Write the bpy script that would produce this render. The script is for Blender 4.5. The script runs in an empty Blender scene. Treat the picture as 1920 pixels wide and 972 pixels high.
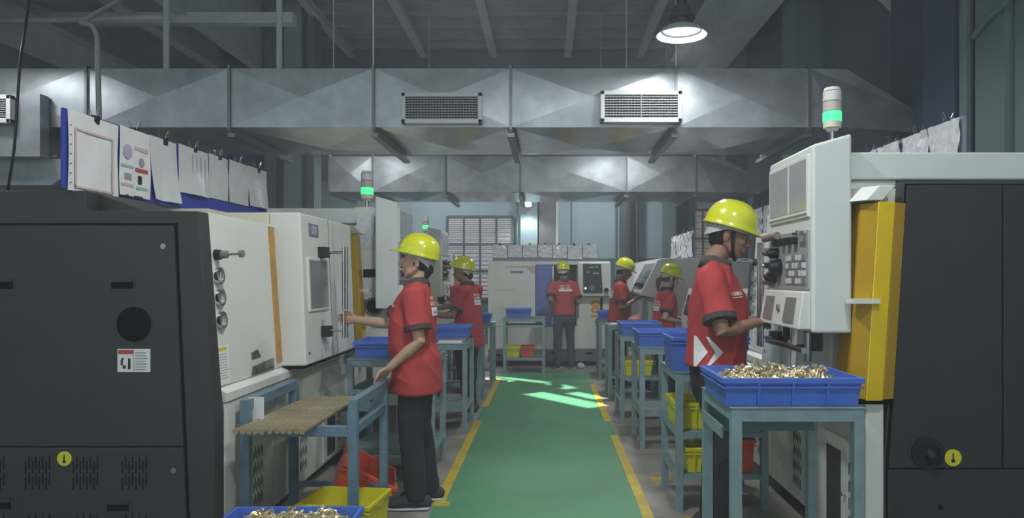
import bpy, bmesh, math, random
from mathutils import Vector, Matrix, noise
from mathutils.bvhtree import BVHTree
R = random.Random(7)
sc = bpy.context.scene
col = sc.collection
PI = math.pi

# ------------------------------------------------------------------ camera, world, sun, exposure
cam = bpy.data.cameras.new('camera'); camo = bpy.data.objects.new('camera', cam); col.objects.link(camo)
cam.sensor_width = 36; cam.lens = 36 * 1350 / 1920
cam.shift_x = -66 / 1920; cam.shift_y = 34 / 1920
cam.clip_start = 0.05
camo.location = (0, 0, 1.4); camo.rotation_euler = (PI / 2, 0, 0)
sc.camera = camo
w = bpy.data.worlds.new('world'); sc.world = w; w.use_nodes = True
w.node_tree.nodes['Background'].inputs[0].default_value = (0.80, 0.93, 1.0, 1)
w.node_tree.nodes['Background'].inputs[1].default_value = 0.95  # even sky as fill, front wall left open to let it in
sun = bpy.data.lights.new('sun', 'SUN'); suno = bpy.data.objects.new('sun', sun); col.objects.link(suno)
sun.energy = 14.0; sun.angle = 0.012; sun.color = (0.95, 0.98, 1.0)
SUN_DX, SUN_DY = -1.3, 0.55            # sideways run of a ray between the floor and the roof (6.3 m)
suno.rotation_euler = Vector((SUN_DX, SUN_DY, 6.3)).to_track_quat('Z', 'Y').to_euler()
suno.location = (0, 0, 12)
sc.view_settings.view_transform = 'Standard'; sc.view_settings.look = 'None'
sc.view_settings.gamma = 1; sc.view_settings.use_curve_mapping = False
sc.view_settings.exposure = 0.13
LAMP_W = 34
HAZE = 0.012
try:
    sc.cycles.use_denoising = True
    sc.cycles.max_bounces = 5; sc.cycles.diffuse_bounces = 4; sc.cycles.glossy_bounces = 3
    sc.cycles.adaptive_threshold = 0.045; sc.cycles.adaptive_min_samples = 16
    sc.cycles.sample_clamp_indirect = 4
    sc.cycles.volume_bounces = 0
except Exception: pass

# ------------------------------------------------------------------ helpers
def lin(c):
    out = []
    for v in c[:3]:
        v = v / 255.0
        out.append(v / 12.92 if v <= 0.04045 else ((v + 0.055) / 1.055) ** 2.4)
    return out
MATS = {}
def mat(name, c, rough=0.5, metal=0.0, var=0.0, scale=6.0, bump=0.0, bscale=60.0, emit=0.0, coat=0.0, c2=None, alpha=1.0, stretch=None, ecol=None):
    if name in MATS: return MATS[name]
    m = bpy.data.materials.new(name); m.use_nodes = True; MATS[name] = m
    nt = m.node_tree; b = nt.nodes['Principled BSDF']
    L = lin(c)
    b.inputs['Base Color'].default_value = (*L, 1); b.inputs['Roughness'].default_value = rough
    b.inputs['Metallic'].default_value = metal
    if coat: b.inputs['Coat Weight'].default_value = coat; b.inputs['Coat Roughness'].default_value = 0.08
    if emit:
        b.inputs['Emission Color'].default_value = (*(lin(ecol) if ecol else L), 1); b.inputs['Emission Strength'].default_value = emit
    if alpha < 1: b.inputs['Alpha'].default_value = alpha
    if var or c2 or bump:
        tc = nt.nodes.new('ShaderNodeTexCoord'); src = tc.outputs['Object']
        if stretch:
            mp = nt.nodes.new('ShaderNodeMapping'); mp.inputs['Scale'].default_value = stretch
            nt.links.new(src, mp.inputs[0]); src = mp.outputs[0]
    if var or c2:
        n = nt.nodes.new('ShaderNodeTexNoise'); n.inputs['Scale'].default_value = scale; n.inputs['Detail'].default_value = 6
        n.inputs['Roughness'].default_value = 0.62
        nt.links.new(src, n.inputs['Vector'])
        mx = nt.nodes.new('ShaderNodeMix'); mx.data_type = 'RGBA'
        lo = lin(c2) if c2 else [x * (1 - var) for x in L]
        hi = L if c2 else [min(1, x * (1 + var)) for x in L]
        mx.inputs[6].default_value = (*lo, 1); mx.inputs[7].default_value = (*hi, 1)
        rp = nt.nodes.new('ShaderNodeMapRange'); rp.inputs[1].default_value = 0.35; rp.inputs[2].default_value = 0.65
        nt.links.new(n.outputs['Fac'], rp.inputs[0]); nt.links.new(rp.outputs[0], mx.inputs[0])
        nt.links.new(mx.outputs[2], b.inputs['Base Color'])
    if bump:
        n2 = nt.nodes.new('ShaderNodeTexNoise'); n2.inputs['Scale'].default_value = bscale; n2.inputs['Detail'].default_value = 4
        nt.links.new(src, n2.inputs['Vector'])
        bp = nt.nodes.new('ShaderNodeBump'); bp.inputs['Strength'].default_value = bump; bp.inputs['Distance'].default_value = 0.01
        nt.links.new(n2.outputs['Fac'], bp.inputs['Height']); nt.links.new(bp.outputs[0], b.inputs['Normal'])
    return m
def glassy(name, c, keep=0.6, rough=0.05):
    """thin clear sheet: mostly passes light, glosses a little"""
    m = bpy.data.materials.new(name); m.use_nodes = True; nt = m.node_tree; b = nt.nodes['Principled BSDF']
    b.inputs['Base Color'].default_value = (*lin(c), 1); b.inputs['Roughness'].default_value = rough
    b.inputs['Alpha'].default_value = 1 - keep
    MATS[name] = m; return m

OFF = {}
class MB:
    def __init__(self): self.v = []; self.f = []
    def add(self, vs, fs):
        o = len(self.v); self.v += [Vector(p) for p in vs]; self.f += [tuple(i + o for i in f) for f in fs]; return self
    def hexa(self, p):
        return self.add(p, [(0,1,2,3),(7,6,5,4),(0,4,5,1),(1,5,6,2),(2,6,7,3),(3,7,4,0)])
    def box(self, x0, x1, y0, y1, z0, z1):
        return self.hexa([(x0,y0,z0),(x1,y0,z0),(x1,y1,z0),(x0,y1,z0),(x0,y0,z1),(x1,y0,z1),(x1,y1,z1),(x0,y1,z1)])
    def obox(self, M, sx, sy, sz):
        p = [(-sx,-sy,-sz),(sx,-sy,-sz),(sx,sy,-sz),(-sx,sy,-sz),(-sx,-sy,sz),(sx,-sy,sz),(sx,sy,sz),(-sx,sy,sz)]
        return self.hexa([M @ Vector(q) for q in p])
    def prism(self, poly, axis, a0, a1):
        n = len(poly)
        def P(q, a):
            return (q[0], a, q[1]) if axis == 'y' else ((a, q[0], q[1]) if axis == 'x' else (q[0], q[1], a))
        vs = [P(q, a0) for q in poly] + [P(q, a1) for q in poly]
        fs = [tuple(range(n)), tuple(range(2*n-1, n-1, -1))] + [(i, (i+1) % n, (i+1) % n + n, i + n) for i in range(n)]
        return self.add(vs, fs)
    def cyl(self, p0, p1, r0, r1=None, n=16):
        p0 = Vector(p0); p1 = Vector(p1); r1 = r0 if r1 is None else r1
        d = (p1 - p0).normalized(); a = d.orthogonal().normalized(); b = d.cross(a)
        vs = []
        for (p, r) in ((p0, r0), (p1, r1)):
            for i in range(n):
                t = 2*PI*(i+0.5)/n; vs.append(p + a*(r*math.cos(t)) + b*(r*math.sin(t)))
        fs = [tuple(range(n-1, -1, -1)), tuple(range(n, 2*n))] + [(i, (i+1) % n, (i+1) % n + n, i + n) for i in range(n)]
        return self.add(vs, fs)
    def ring(self, c, axis, r0, r1, t, n=24):
        """annulus of thickness t along axis"""
        c = Vector(c); d = Vector(axis).normalized(); a = d.orthogonal().normalized(); b = d.cross(a)
        vs = []
        for (r, h) in ((r0,0),(r1,0),(r1,t),(r0,t)):
            for i in range(n):
                u = 2*PI*i/n; vs.append(c + d*h + a*(r*math.cos(u)) + b*(r*math.sin(u)))
        fs = []
        for k in range(4):
            for i in range(n):
                j = (i+1) % n; k2 = (k+1) % 4
                fs.append((k*n+i, k*n+j, k2*n+j, k2*n+i))
        return self.add(vs, fs)
    def tube(self, pts, r, n=8):
        return self.limb(pts, [r]*len(pts), n=n, round_ends=False)
    def limb(self, pts, rads, ref=None, n=12, round_ends=True):
        pts = [Vector(p) for p in pts]; m = len(pts)
        tang = []
        for i in range(m):
            a = pts[max(0, i-1)]; b = pts[min(m-1, i+1)]; tang.append((b - a).normalized())
        rings = []
        pr = None
        for i in range(m):
            t = tang[i]
            r0 = Vector(ref) if ref is not None else (pr if pr is not None else t.orthogonal())
            u = r0 - t * r0.dot(t)
            if u.length < 1e-5: u = t.orthogonal()
            u.normalize(); v = t.cross(u); pr = u
            ra, rb = rads[i] if isinstance(rads[i], (tuple, list)) else (rads[i], rads[i])
            rings.append((pts[i], u, v, ra, rb, t))
        if round_ends:
            p, u, v, ra, rb, t = rings[0]; q = min(ra, rb)
            rings.insert(0, (p - t*q*0.55, u, v, ra*0.8, rb*0.8, t)); rings.insert(0, (p - t*q*0.9, u, v, ra*0.4, rb*0.4, t))
            p, u, v, ra, rb, t = rings[-1]; q = min(ra, rb)
            rings.append((p + t*q*0.55, u, v, ra*0.8, rb*0.8, t)); rings.append((p + t*q*0.9, u, v, ra*0.4, rb*0.4, t))
        vs = []
        for (p, u, v, ra, rb, t) in rings:
            for k in range(n):
                a = 2*PI*k/n; vs.append(p + u*(ra*math.cos(a)) + v*(rb*math.sin(a)))
        K = len(rings)
        fs = [tuple(range(n-1, -1, -1)), tuple(range((K-1)*n, K*n))]
        for i in range(K-1):
            for k in range(n):
                j = (k+1) % n; fs.append((i*n+k, i*n+j, (i+1)*n+j, (i+1)*n+k))
        return self.add(vs, fs)
    def ell(self, c, r, M=None, n=16, m=10):
        c = Vector(c); vs = []; fs = []
        vs.append(Vector((0, 0, -1)))
        for i in range(1, m):
            th = -PI/2 + PI*i/m
            for k in range(n):
                a = 2*PI*k/n; vs.append(Vector((math.cos(th)*math.cos(a), math.cos(th)*math.sin(a), math.sin(th))))
        vs.append(Vector((0, 0, 1)))
        for k in range(n): fs.append((0, 1+(k+1) % n, 1+k))
        for i in range(m-2):
            for k in range(n):
                j = (k+1) % n; fs.append((1+i*n+k, 1+i*n+j, 1+(i+1)*n+j, 1+(i+1)*n+k))
        T = len(vs)-1
        for k in range(n): fs.append((T, 1+(m-2)*n+k, 1+(m-2)*n+(k+1) % n))
        vs = [Vector((p.x*r[0], p.y*r[1], p.z*r[2])) for p in vs]
        if M is not None: vs = [M @ p for p in vs]
        return self.add([c + p for p in vs], fs)
    def mesh(self, name):
        me = bpy.data.meshes.new(name); me.from_pydata([tuple(p) for p in self.v], [], self.f); me.update()
        bm = bmesh.new(); bm.from_mesh(me); bmesh.ops.recalc_face_normals(bm, faces=bm.faces); bm.to_mesh(me); bm.free()
        return me
    def build(self, name, m, parent=None, bevel=0.0, smooth=False, segs=2, label=None):
        if parent is not None: off = OFF.get(parent.name, Vector((0, 0, 0)))
        else:
            xs = [p.x for p in self.v]; ys = [p.y for p in self.v]; zs = [p.z for p in self.v]
            off = Vector(((min(xs)+max(xs))/2, (min(ys)+max(ys))/2, min(zs)))
        self.v = [p - off for p in self.v]
        return obj(name, self.mesh(name), m, parent, off, bevel, smooth, segs, label)
def obj(name, me, m, parent=None, off=None, bevel=0.0, smooth=False, segs=2, label=None):
    o = bpy.data.objects.new(name, me); col.objects.link(o)
    if m is not None and not me.materials: me.materials.append(m)
    if parent is not None: o.parent = parent
    else: o.location = off if off is not None else (0, 0, 0)
    OFF[o.name] = off if off is not None else Vector((0, 0, 0))
    if bevel:
        md = o.modifiers.new('bevel', 'BEVEL'); md.width = bevel; md.segments = segs; md.limit_method = 'ANGLE'; md.angle_limit = 0.6
    if smooth:
        me.shade_smooth()
        if smooth != 'all': me.set_sharp_from_angle(angle=0.7)
    if label: o['label'] = label
    return o
def tag(o, label, cat, group=None, kind=None):
    if label: o['label'] = label
    if cat: o['category'] = cat
    if group: o['group'] = group
    if kind: o['kind'] = kind
    return o
def thing(name, label, cat, loc=(0, 0, 0), group=None, rz=0.0):
    o = bpy.data.objects.new(name, None); col.objects.link(o); o.empty_display_size = 0.1
    o.location = loc; o.rotation_euler = (0, 0, rz); OFF[o.name] = Vector(loc)
    return tag(o, label, cat, group)
def struct(o): o['kind'] = 'structure'; return o
def copy_tree(o, parent=None):
    c = o.copy(); col.objects.link(c); OFF[c.name] = OFF.get(o.name, Vector())
    if parent is not None: c.parent = parent
    for ch in list(o.children): copy_tree(ch, c)
    return c
def text_mesh(body, size, bold=0.0):
    cu = bpy.data.curves.new('lettering', 'FONT'); cu.body = body; cu.size = size; cu.extrude = 0.0006
    cu.offset = bold; cu.align_x = 'CENTER'; cu.align_y = 'CENTER'; cu.resolution_u = 3
    o = bpy.data.objects.new('lettering', cu); col.objects.link(o)
    me = bpy.data.meshes.new_from_object(o.evaluated_get(bpy.context.evaluated_depsgraph_get()))
    bpy.data.objects.remove(o); bpy.data.curves.remove(cu); return me
def lettering(body, size, M, m, parent, name='lettering', bold=0.0):
    me = text_mesh(body, size, bold); off = OFF.get(parent.name, Vector())
    me.transform(Matrix.Translation(-off) @ M); me.materials.clear()
    return obj(name, me, m, parent, off)
def basis(o, u, v):
    u = Vector(u).normalized(); v = Vector(v).normalized(); n = u.cross(v)
    return Matrix(((u.x, v.x, n.x, o[0]), (u.y, v.y, n.y, o[1]), (u.z, v.z, n.z, o[2]), (0, 0, 0, 1)))

# ------------------------------------------------------------------ materials
WHITE = mat('machine_white_paint', (218, 220, 212), 0.38, var=0.04, scale=2.5, bump=0.02)
WHITE2 = mat('pendant_white_paint', (214, 220, 214), 0.42, var=0.025, scale=3)
CREAM = mat('cream_paint', (214, 210, 190), 0.45, var=0.05, scale=3)
DARK = mat('charcoal_textured_paint', (50, 51, 50), 0.5, var=0.06, scale=9, bump=0.12, bscale=400)
DARK2 = mat('charcoal_panel_paint', (47, 48, 47), 0.48, var=0.06, scale=5, bump=0.12, bscale=400)
BLACK = mat('black_plastic', (18, 18, 20), 0.45)
SEAM = mat('black_gasket_and_hole_shade', (9, 9, 10), 0.9)  # gasket black, also painted-in shade of ports, slots and recesses
SEAM.node_tree.nodes['Principled BSDF'].inputs['Specular IOR Level'].default_value = 0.1
CHROME = mat('chrome', (200, 203, 205), 0.16, 1.0)
STEEL = mat('brushed_steel', (150, 152, 152), 0.34, 1.0, var=0.08, scale=30)
GREY = mat('grey_plastic', (120, 122, 122), 0.5)
YEL = mat('gloss_yellow_paint', (222, 190, 18), 0.25, var=0.05, scale=4, coat=0.4)
ORANGE = mat('stained_amber_edge', (196, 150, 62), 0.45, c2=(172, 128, 60), scale=12)
YSTICK = mat('yellow_sticker', (214, 206, 40), 0.5)
TBL = mat('grey_green_enamel', (134, 158, 164), 0.42, c2=(118, 142, 148), scale=14)
TBLTOP = mat('table_sheet', (128, 148, 150), 0.45, c2=(98, 116, 118), scale=9)
BLUE = mat('blue_crate_plastic', (74, 112, 200), 0.42, var=0.07, scale=5)
BLUE2 = mat('blue_board', (44, 66, 168), 0.6, var=0.05)
YBIN = mat('yellow_bin_plastic', (214, 206, 24), 0.45, var=0.06)
RBIN = mat('red_bin_plastic', (208, 82, 54), 0.45, var=0.06)
PAPER = mat('paper', (226, 226, 224), 0.75, var=0.03, scale=8)
PAPER2 = mat('sleeved_paper', (216, 220, 218), 0.25, var=0.04, scale=10, bump=0.15, bscale=14)
PLASTIC = mat('wrinkled_clear_sleeve', (216, 218, 224), 0.12, var=0.12, scale=18, bump=0.5, bscale=22)
BRASS = mat('brass', (214, 198, 156), 0.34, 0.85, var=0.15, scale=20)
BRASS2 = mat('plated_brass', (226, 218, 198), 0.32, 0.85, var=0.1, scale=20)
ROD = mat('brass_bar_stock', (168, 156, 124), 0.45, 0.4, c2=(138, 124, 92), scale=12)
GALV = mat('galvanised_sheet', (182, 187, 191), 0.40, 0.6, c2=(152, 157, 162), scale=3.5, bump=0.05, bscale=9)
GALVB = mat('galvanised_lit_underside', (214, 218, 220), 0.24, 0.85, c2=(186, 190, 194), scale=3.5, bump=0.05, bscale=9)  # paler copy of the duct sheet, bounced light put into its colour
GALVED = mat('galvanised_flange', (120, 124, 127), 0.45, 0.8)
VENT = mat('vent_white_enamel', (206, 208, 208), 0.45)
STRUCT_STEEL = mat('beam_paint', (214, 222, 222), 0.6, var=0.08, scale=4)
DECK = mat('roof_deck', (178, 190, 190), 0.6, var=0.1, scale=3)
WALLB = mat('pale_blue_wall_paint', (158, 182, 190), 0.75, var=0.04, scale=1.5)
WALLD = mat('dark_blue_wall_band', (84, 106, 126), 0.7, var=0.05, scale=2)
WALLT = mat('teal_column_paint', (108, 132, 132), 0.7, var=0.05, scale=2)
WALLN = mat('navy_column_paint', (64, 84, 112), 0.7, var=0.05, scale=2)
TAUPE = mat('taupe_panel', (112, 112, 116), 0.7, var=0.05)
GREEN_LENS = mat('green_signal_lens', (80, 225, 140), 0.3, emit=1.1, ecol=(70, 240, 140))
LENS = mat('clear_signal_lens', (212, 208, 202), 0.3)
LENSR = mat('smoky_signal_lens', (190, 180, 176), 0.3)
PRINT_P = mat('pink_print', (206, 178, 176), 0.8); PRINT_G = mat('grey_print', (150, 152, 158), 0.8)
PRINT_R = mat('red_print', (178, 70, 60), 0.7); PRINT_K = mat('black_print', (28, 28, 30), 0.7)
PRINT_T = mat('teal_print', (150, 186, 190), 0.8); PRINT_V = mat('violet_print', (178, 168, 192), 0.8)
EYEW = mat('eye_white', (196, 190, 184), 0.4)
PRINT_W = mat('white_print', (225, 222, 222), 0.7)
PRINT_O = mat('orange_print', (226, 150, 40), 0.6); PRINT_GN = mat('green_print', (150, 190, 165), 0.8)
SCREEN = mat('dark_screen', (52, 62, 64), 0.2); SCREENP = mat('dusty_screen_cover', (160, 158, 160), 0.22, var=0.05)
GLASSD = mat('door_window_glass', (120, 128, 128), 0.08, var=0.1, scale=3)
SKIN = mat('brown_skin', (182, 146, 124), 0.55, var=0.05, scale=14); SKIN2 = mat('deep_brown_skin', (144, 110, 90), 0.55, var=0.06, scale=14)
RED = mat('red_polo_fabric', (170, 66, 66), 0.85, var=0.06, scale=7, bump=0.15, bscale=500)
RED.node_tree.nodes['Principled BSDF'].inputs['Specular IOR Level'].default_value = 0.15
COLLAR = mat('charcoal_collar_fabric', (66, 62, 62), 0.9)
TROUSER = mat('black_trouser_fabric', (38, 38, 41), 0.9, var=0.08, scale=8)
TROUSER2 = mat('slate_trouser_fabric', (58, 64, 76), 0.9, var=0.08, scale=8)
HAIR = mat('black_hair', (26, 22, 21), 0.6); HAIRB = mat('brown_hair', (92, 66, 54), 0.6, var=0.2, scale=30)
HELM = mat('yellow_helmet_shell', (200, 204, 36), 0.22, coat=0.5)
BAND = mat('grey_helmet_band', (176, 176, 172), 0.6)
SHOE = mat('dark_shoe', (52, 50, 62), 0.7); SOLE = mat('white_sole', (196, 196, 200), 0.7)
LAMPK = mat('lamp_housing', (46, 52, 58), 0.5); LAMPR = mat('lamp_reflector', (212, 214, 216), 0.35)
LAMPE = mat('lamp_lens', (255, 255, 255), 0.5, emit=0.9)

# ------------------------------------------------------------------ setting
XL, XR, YB, YF, ZC = -8.0, 3.45, 15.0, -4.0, 6.3
CONC = mat('worn_concrete', (158, 152, 142), 0.6, c2=(118, 114, 106), scale=3.2, bump=0.05)
GREENF = mat('green_floor_paint', (84, 148, 106), 0.48, c2=(76, 132, 94), scale=1.4, bump=0.02, bscale=8)
YLINE = mat('yellow_line_paint', (206, 184, 44), 0.4, c2=(176, 150, 50), scale=5)
fl = struct(MB().box(XL, XR, YF, YB, -0.1, 0).build('floor', CONC))
def fpart(name, m, x0, x1, y0, y1, z): return MB().box(x0, x1, y0, y1, 0.0, z).build(name, m, fl)
fpart('walkway', GREENF, -0.69, 0.61, YF, 10.74, 0.004)
for (x0, x1, y0, y1) in ((-0.70, -0.635, 4.42, 7.0), (-0.70, -0.635, 7.75, 9.9), (0.555, 0.62, YF, 6.35), (0.555, 0.62, 6.95, 9.4), (-0.70, -0.635, YF, 3.6)):
    fpart('line_stripe', YLINE, x0, x1, y0, y1, 0.007)
fpart('line_stripe', YLINE, -0.70, -0.60, 4.38, 4.47, 0.0075)
fpart('floor_mark', YLINE, 0.72, 0.86, 4.93, 5.03, 0.005); fpart('floor_mark', YLINE, 0.8, 0.9, 4.15, 4.2, 0.005)

# ceiling: one sheet with slanting unseen slots added to cut sun patches, then purlins and rafters under it
def added_sun_slots():
    loops = []
    def strip(a, b, wd, t0, t1):
        a = Vector(a); b = Vector(b); d = (b - a); n = Vector((-d.y, d.x)).normalized() * wd / 2
        p0 = a + d*t0; p1 = a + d*t1
        return [p0 - n, p1 - n, p1 + n, p0 + n]
    A0, A1 = (-0.86, 10.2), (0.02, 9.5)
    for k, o in enumerate((0.0, 0.24, 0.44)):
        ox, oy = -0.35*o, -0.75*o
        loops.append(strip((A0[0]+ox, A0[1]+oy), (A1[0]+ox, A1[1]+oy), 0.15 if k < 2 else 0.06, 0.0 if k else 0.08, (1.0, 0.55, 0.5)[k]))
    loops.append(strip((0.02, 9.52), (0.30, 9.0), 0.2, 0, 1))
    loops.append(strip((-0.17, 8.66), (0.56, 7.75), 0.30, 0, 1))
    loops.append(strip((0.30, 8.7), (0.62, 8.25), 0.2, 0, 1))
    return [[(p.x + SUN_DX, p.y + SUN_DY) for p in l] for l in loops]
SK = added_sun_slots()
bm = bmesh.new()
def loop_edges(pts):
    vs = [bm.verts.new((x, y, ZC)) for x, y in pts]
    return [bm.edges.new((vs[i], vs[(i+1) % len(vs)])) for i in range(len(vs))]
eds = loop_edges([(XL, YF), (XR, YF), (XR, YB), (XL, YB)])
for l in SK: eds += loop_edges(l)
bmesh.ops.triangle_fill(bm, use_beauty=True, use_dissolve=False, edges=eds)
bmesh.ops.recalc_face_normals(bm, faces=bm.faces)
me = bpy.data.meshes.new('ceiling'); bm.to_mesh(me); bm.free()
ceil = struct(obj('ceiling', me, DECK)); 
md = ceil.modifiers.new('thick', 'SOLIDIFY'); md.thickness = 0.04; md.offset = 0
glassy('added_slot_sheet', (235, 240, 240), 0.93)
for l in SK:
    mb = MB(); mb.prism(l, 'z', ZC+0.025, ZC+0.03); mb.build('added_slot_pane', MATS['added_slot_sheet'], ceil)
for y in (10.9, 11.55, 12.2, 12.85, 13.5, 14.15, 14.8):
    MB().box(XL, XR, y-0.04, y+0.04, ZC-0.17, ZC-0.03).box(XL, XR, y-0.04, y+0.07, ZC-0.18, ZC-0.165).build('purlin', DECK, ceil)
for k in range(44):                                             # trapezoid ribs of the far deck
    y = 10.6 + k*0.1
    MB().prism([(y-0.03, ZC-0.02), (y-0.018, ZC-0.05), (y+0.018, ZC-0.05), (y+0.03, ZC-0.02)], 'x', XL, XR).build('deck_rib', DECK, ceil)
for x in (-4.07, -2.57, -1.12, 0.43, 1.93, 3.3):
    MB().box(x-0.075, x+0.075, 9.6, YB-0.02, 5.98, 6.0).box(x-0.012, x+0.012, 9.6, YB-0.02, 6.0, 6.12).box(x-0.06, x+0.06, 9.6, YB-0.02, 6.11, 6.125).build('rafter', STRUCT_STEEL, ceil)
def girder(x, z, h, w_=0.16, y0=2.0, y1=YB, m=STRUCT_STEEL):
    return struct(MB().box(x-w_/2, x+w_/2, y0, y1, z, z+0.03).box(x-0.02, x+0.02, y0, y1, z+0.03, z+h-0.03).box(x-w_/2, x+w_/2, y0, y1, z+h-0.03, z+h).build('trim_girder', m))
girder(-5.03, 5.0, 1.25); girder(-5.75, 5.0, 0.5, 0.2); girder(-7.0, 5.0, 0.6, 0.42); girder(-6.6, 4.3, 0.4, 0.3); girder(2.75, 4.9, 0.9, 0.5, 6.0)
struct(MB().box(-8, -3.5, 9.9, 10.05, 4.9, 5.05).build('trim_crossbeam', STRUCT_STEEL))
struct(MB().box(-8, -4.9, 7.6, 7.8, 4.4, 4.6).build('trim_crossbeam', STRUCT_STEEL))
for (x, z0) in ((-4.55, 3.2), (-3.2, 3.2)):
    struct(MB().cyl((x, 8.6, z0), (x, 8.6, 5.2), 0.035, n=8).build('trim_dropper', STRUCT_STEEL))
struct(MB().cyl((-4.55, 8.6, 4.5), (-8, 8.6, 4.45), 0.03, n=8).build('trim_pipe', STRUCT_STEEL))

# walls
wb = struct(MB().box(XL, XR, YB, YB+0.15, 0, ZC+0.1).build('wall_back', WALLB))
MB().box(XL, XR, YB-0.012, YB, 0, 1.79).build('painted_band', WALLD, wb)
MB().box(XL, XR, YB-0.015, YB, 3.4, ZC).build('upper_band', mat('upper_wall_navy', (112, 134, 152), 0.75), wb)
MB().box(-0.17, 0.18, YB-0.14, YB, 0, 3.4).build('taupe_panel', TAUPE, wb)
MB().box(-0.55, -0.20, YB-0.16, YB, 0, 3.4).build('pilaster', WALLB, wb)
MB().box(0.18, 0.22, YB-0.16, YB, 0, 3.4).build('pilaster_edge', VENT, wb)
MB().box(0.5, 0.52, YB-0.05, YB, 0, 3.4).build('conduit', WALLT, wb)
for x in (-0.62, 1.42):
    MB().cyl((x, YB-0.1, 0), (x, YB-0.1, 3.4), 0.02, n=8).build('conduit', WALLT, wb)
MB().cyl((1.6, YB-0.4, 0), (1.6, YB-0.4, 3.4), 0.14, n=14).cyl((1.82, YB-0.3, 0), (1.82, YB-0.3, 3.4), 0.05, n=10).build('riser_pipe', mat('dark_riser', (70, 80, 84), 0.6), wb)
MB().box(2.4, 2.62, YB-0.35, YB, 0, ZC).build('pilaster', WALLT, wb)
MB().box(2.62, 3.0, YB-0.1, YB, 0, ZC).build('recess_panel', WALLN, wb)
for (x0, x1, m) in ((-5.6, -5.1, WALLN), (-4.95, -4.75, WALLT), (-4.6, -4.3, WALLB), (-4.2, -4.08, WALLT)):
    struct(MB().box(x0, x1, 12.6, 13.0, 0, ZC-0.02).build('trim_column', m))
def window(name, x0, x1, z0, z1, cols, rows, bars, y=YB, m_pane=None):
    r = struct(MB().box(x0-0.03, x0+0.02, y-0.06, y, z0, z1).box(x1-0.02, x1+0.03, y-0.06, y, z0, z1).box(x0, x1, y-0.06, y, z1-0.03, z1+0.02).box(x0, x1, y-0.06, y, z0-0.02, z0+0.03).build(name, mat('window_frame', (92, 98, 108), 0.6)))
    for i in range(cols):
        for j in range(rows):
            a0 = x0 + (x1-x0)*i/cols; a1 = x0 + (x1-x0)*(i+1)/cols; b0 = z0 + (z1-z0)*j/rows; b1 = z0 + (z1-z0)*(j+1)/rows
            MB().box(a0+0.02, a1-0.02, y-0.03, y-0.02, b0+0.02, b1-0.02).build('pane', m_pane, r)
            if i: MB().box(a0-0.012, a0+0.012, y-0.05, y, b0, b1).build('mullion', MATS['window_frame'], r)
        if i == 0:
            for j in range(1, rows):
                b = z0 + (z1-z0)*j/rows
                MB().box(x0, x1, y-0.055, y, b-0.018, b+0.018).build('transom', MATS['window_frame'], r)
    mb = MB()
    for k in range(1, bars):
        z = z0 + (z1-z0)*k/bars; mb.box(x0, x1, y-0.075, y-0.068, z-0.007, z+0.007)
    mb.build('security_bars', MATS['window_frame'], r)
    return r
PANE = mat('frosted_daylit_pane', (176, 182, 188), 0.3, var=0.08, scale=5, emit=0.22)
window('window_1', -2.07, -0.72, 0.95, 2.66, 4, 3, 20, m_pane=PANE)
window('window_2', 3.05, 3.42, 1.6, 2.8, 2, 2, 9, m_pane=mat('brick_lit_pane', (196, 186, 176), 0.4, var=0.1, emit=0.1))
struct(MB().box(XL-0.15, XL, YF, YB+0.15, 0, ZC+0.1).build('wall_left', WALLB))
wr = struct(MB().box(XR, XR+0.15, YF, YB+0.15, 0, ZC+0.1).build('wall_right', WALLD))
for (x0, y0, y1, m) in ((3.0, 4.28, 4.62, WALLT), (2.96, 4.66, 4.98, WALLT), (3.0, 5.3, 5.75, WALLN), (3.15, 5.9, 6.6, WALLN), (3.1, 9.0, 9.5, WALLT), (3.1, 12.5, 13.0, WALLT)):
    MB().box(x0, XR, y0, y1, 0, ZC-0.02).build('pilaster', m, wr)
MB().cyl((2.98, 5.12, 0), (2.98, 5.12, 6.2), 0.045, n=10).build('riser_pipe', WALLT, wr)
MB().cyl((3.02, 5.03, 0), (3.02, 5.03, 6.2), 0.02, n=8).build('conduit', WALLT, wr)
MB().tube([(2.93, 4.95, 3.05), (2.93, 4.8, 3.12), (2.93, 4.6, 3.15), (2.93, 4.3, 3.3)], 0.02).build('conduit', WALLT, wr)
MB().prism([(2.5, 4.9), (3.4, 4.9), (3.4, 4.0)], 'y', 6.9, 7.1).build('knee_bracket', STRUCT_STEEL, wr)

hz = bpy.data.materials.new('thin_haze'); hz.use_nodes = True
_n = hz.node_tree.nodes; _n.remove(_n['Principled BSDF']); _v = _n.new('ShaderNodeVolumeScatter')
_v.inputs['Color'].default_value = (0.93, 0.97, 1.0, 1); _v.inputs['Density'].default_value = HAZE
hz.node_tree.links.new(_v.outputs[0], _n['Material Output'].inputs['Volume'])
if HAZE: tag(MB().box(XL-.3, XR+.3, YF-1, YB+.3, -.2, ZC+.3).build('haze', hz), 'faint grey haze hanging in the workshop air', 'haze', None, 'stuff')
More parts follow.
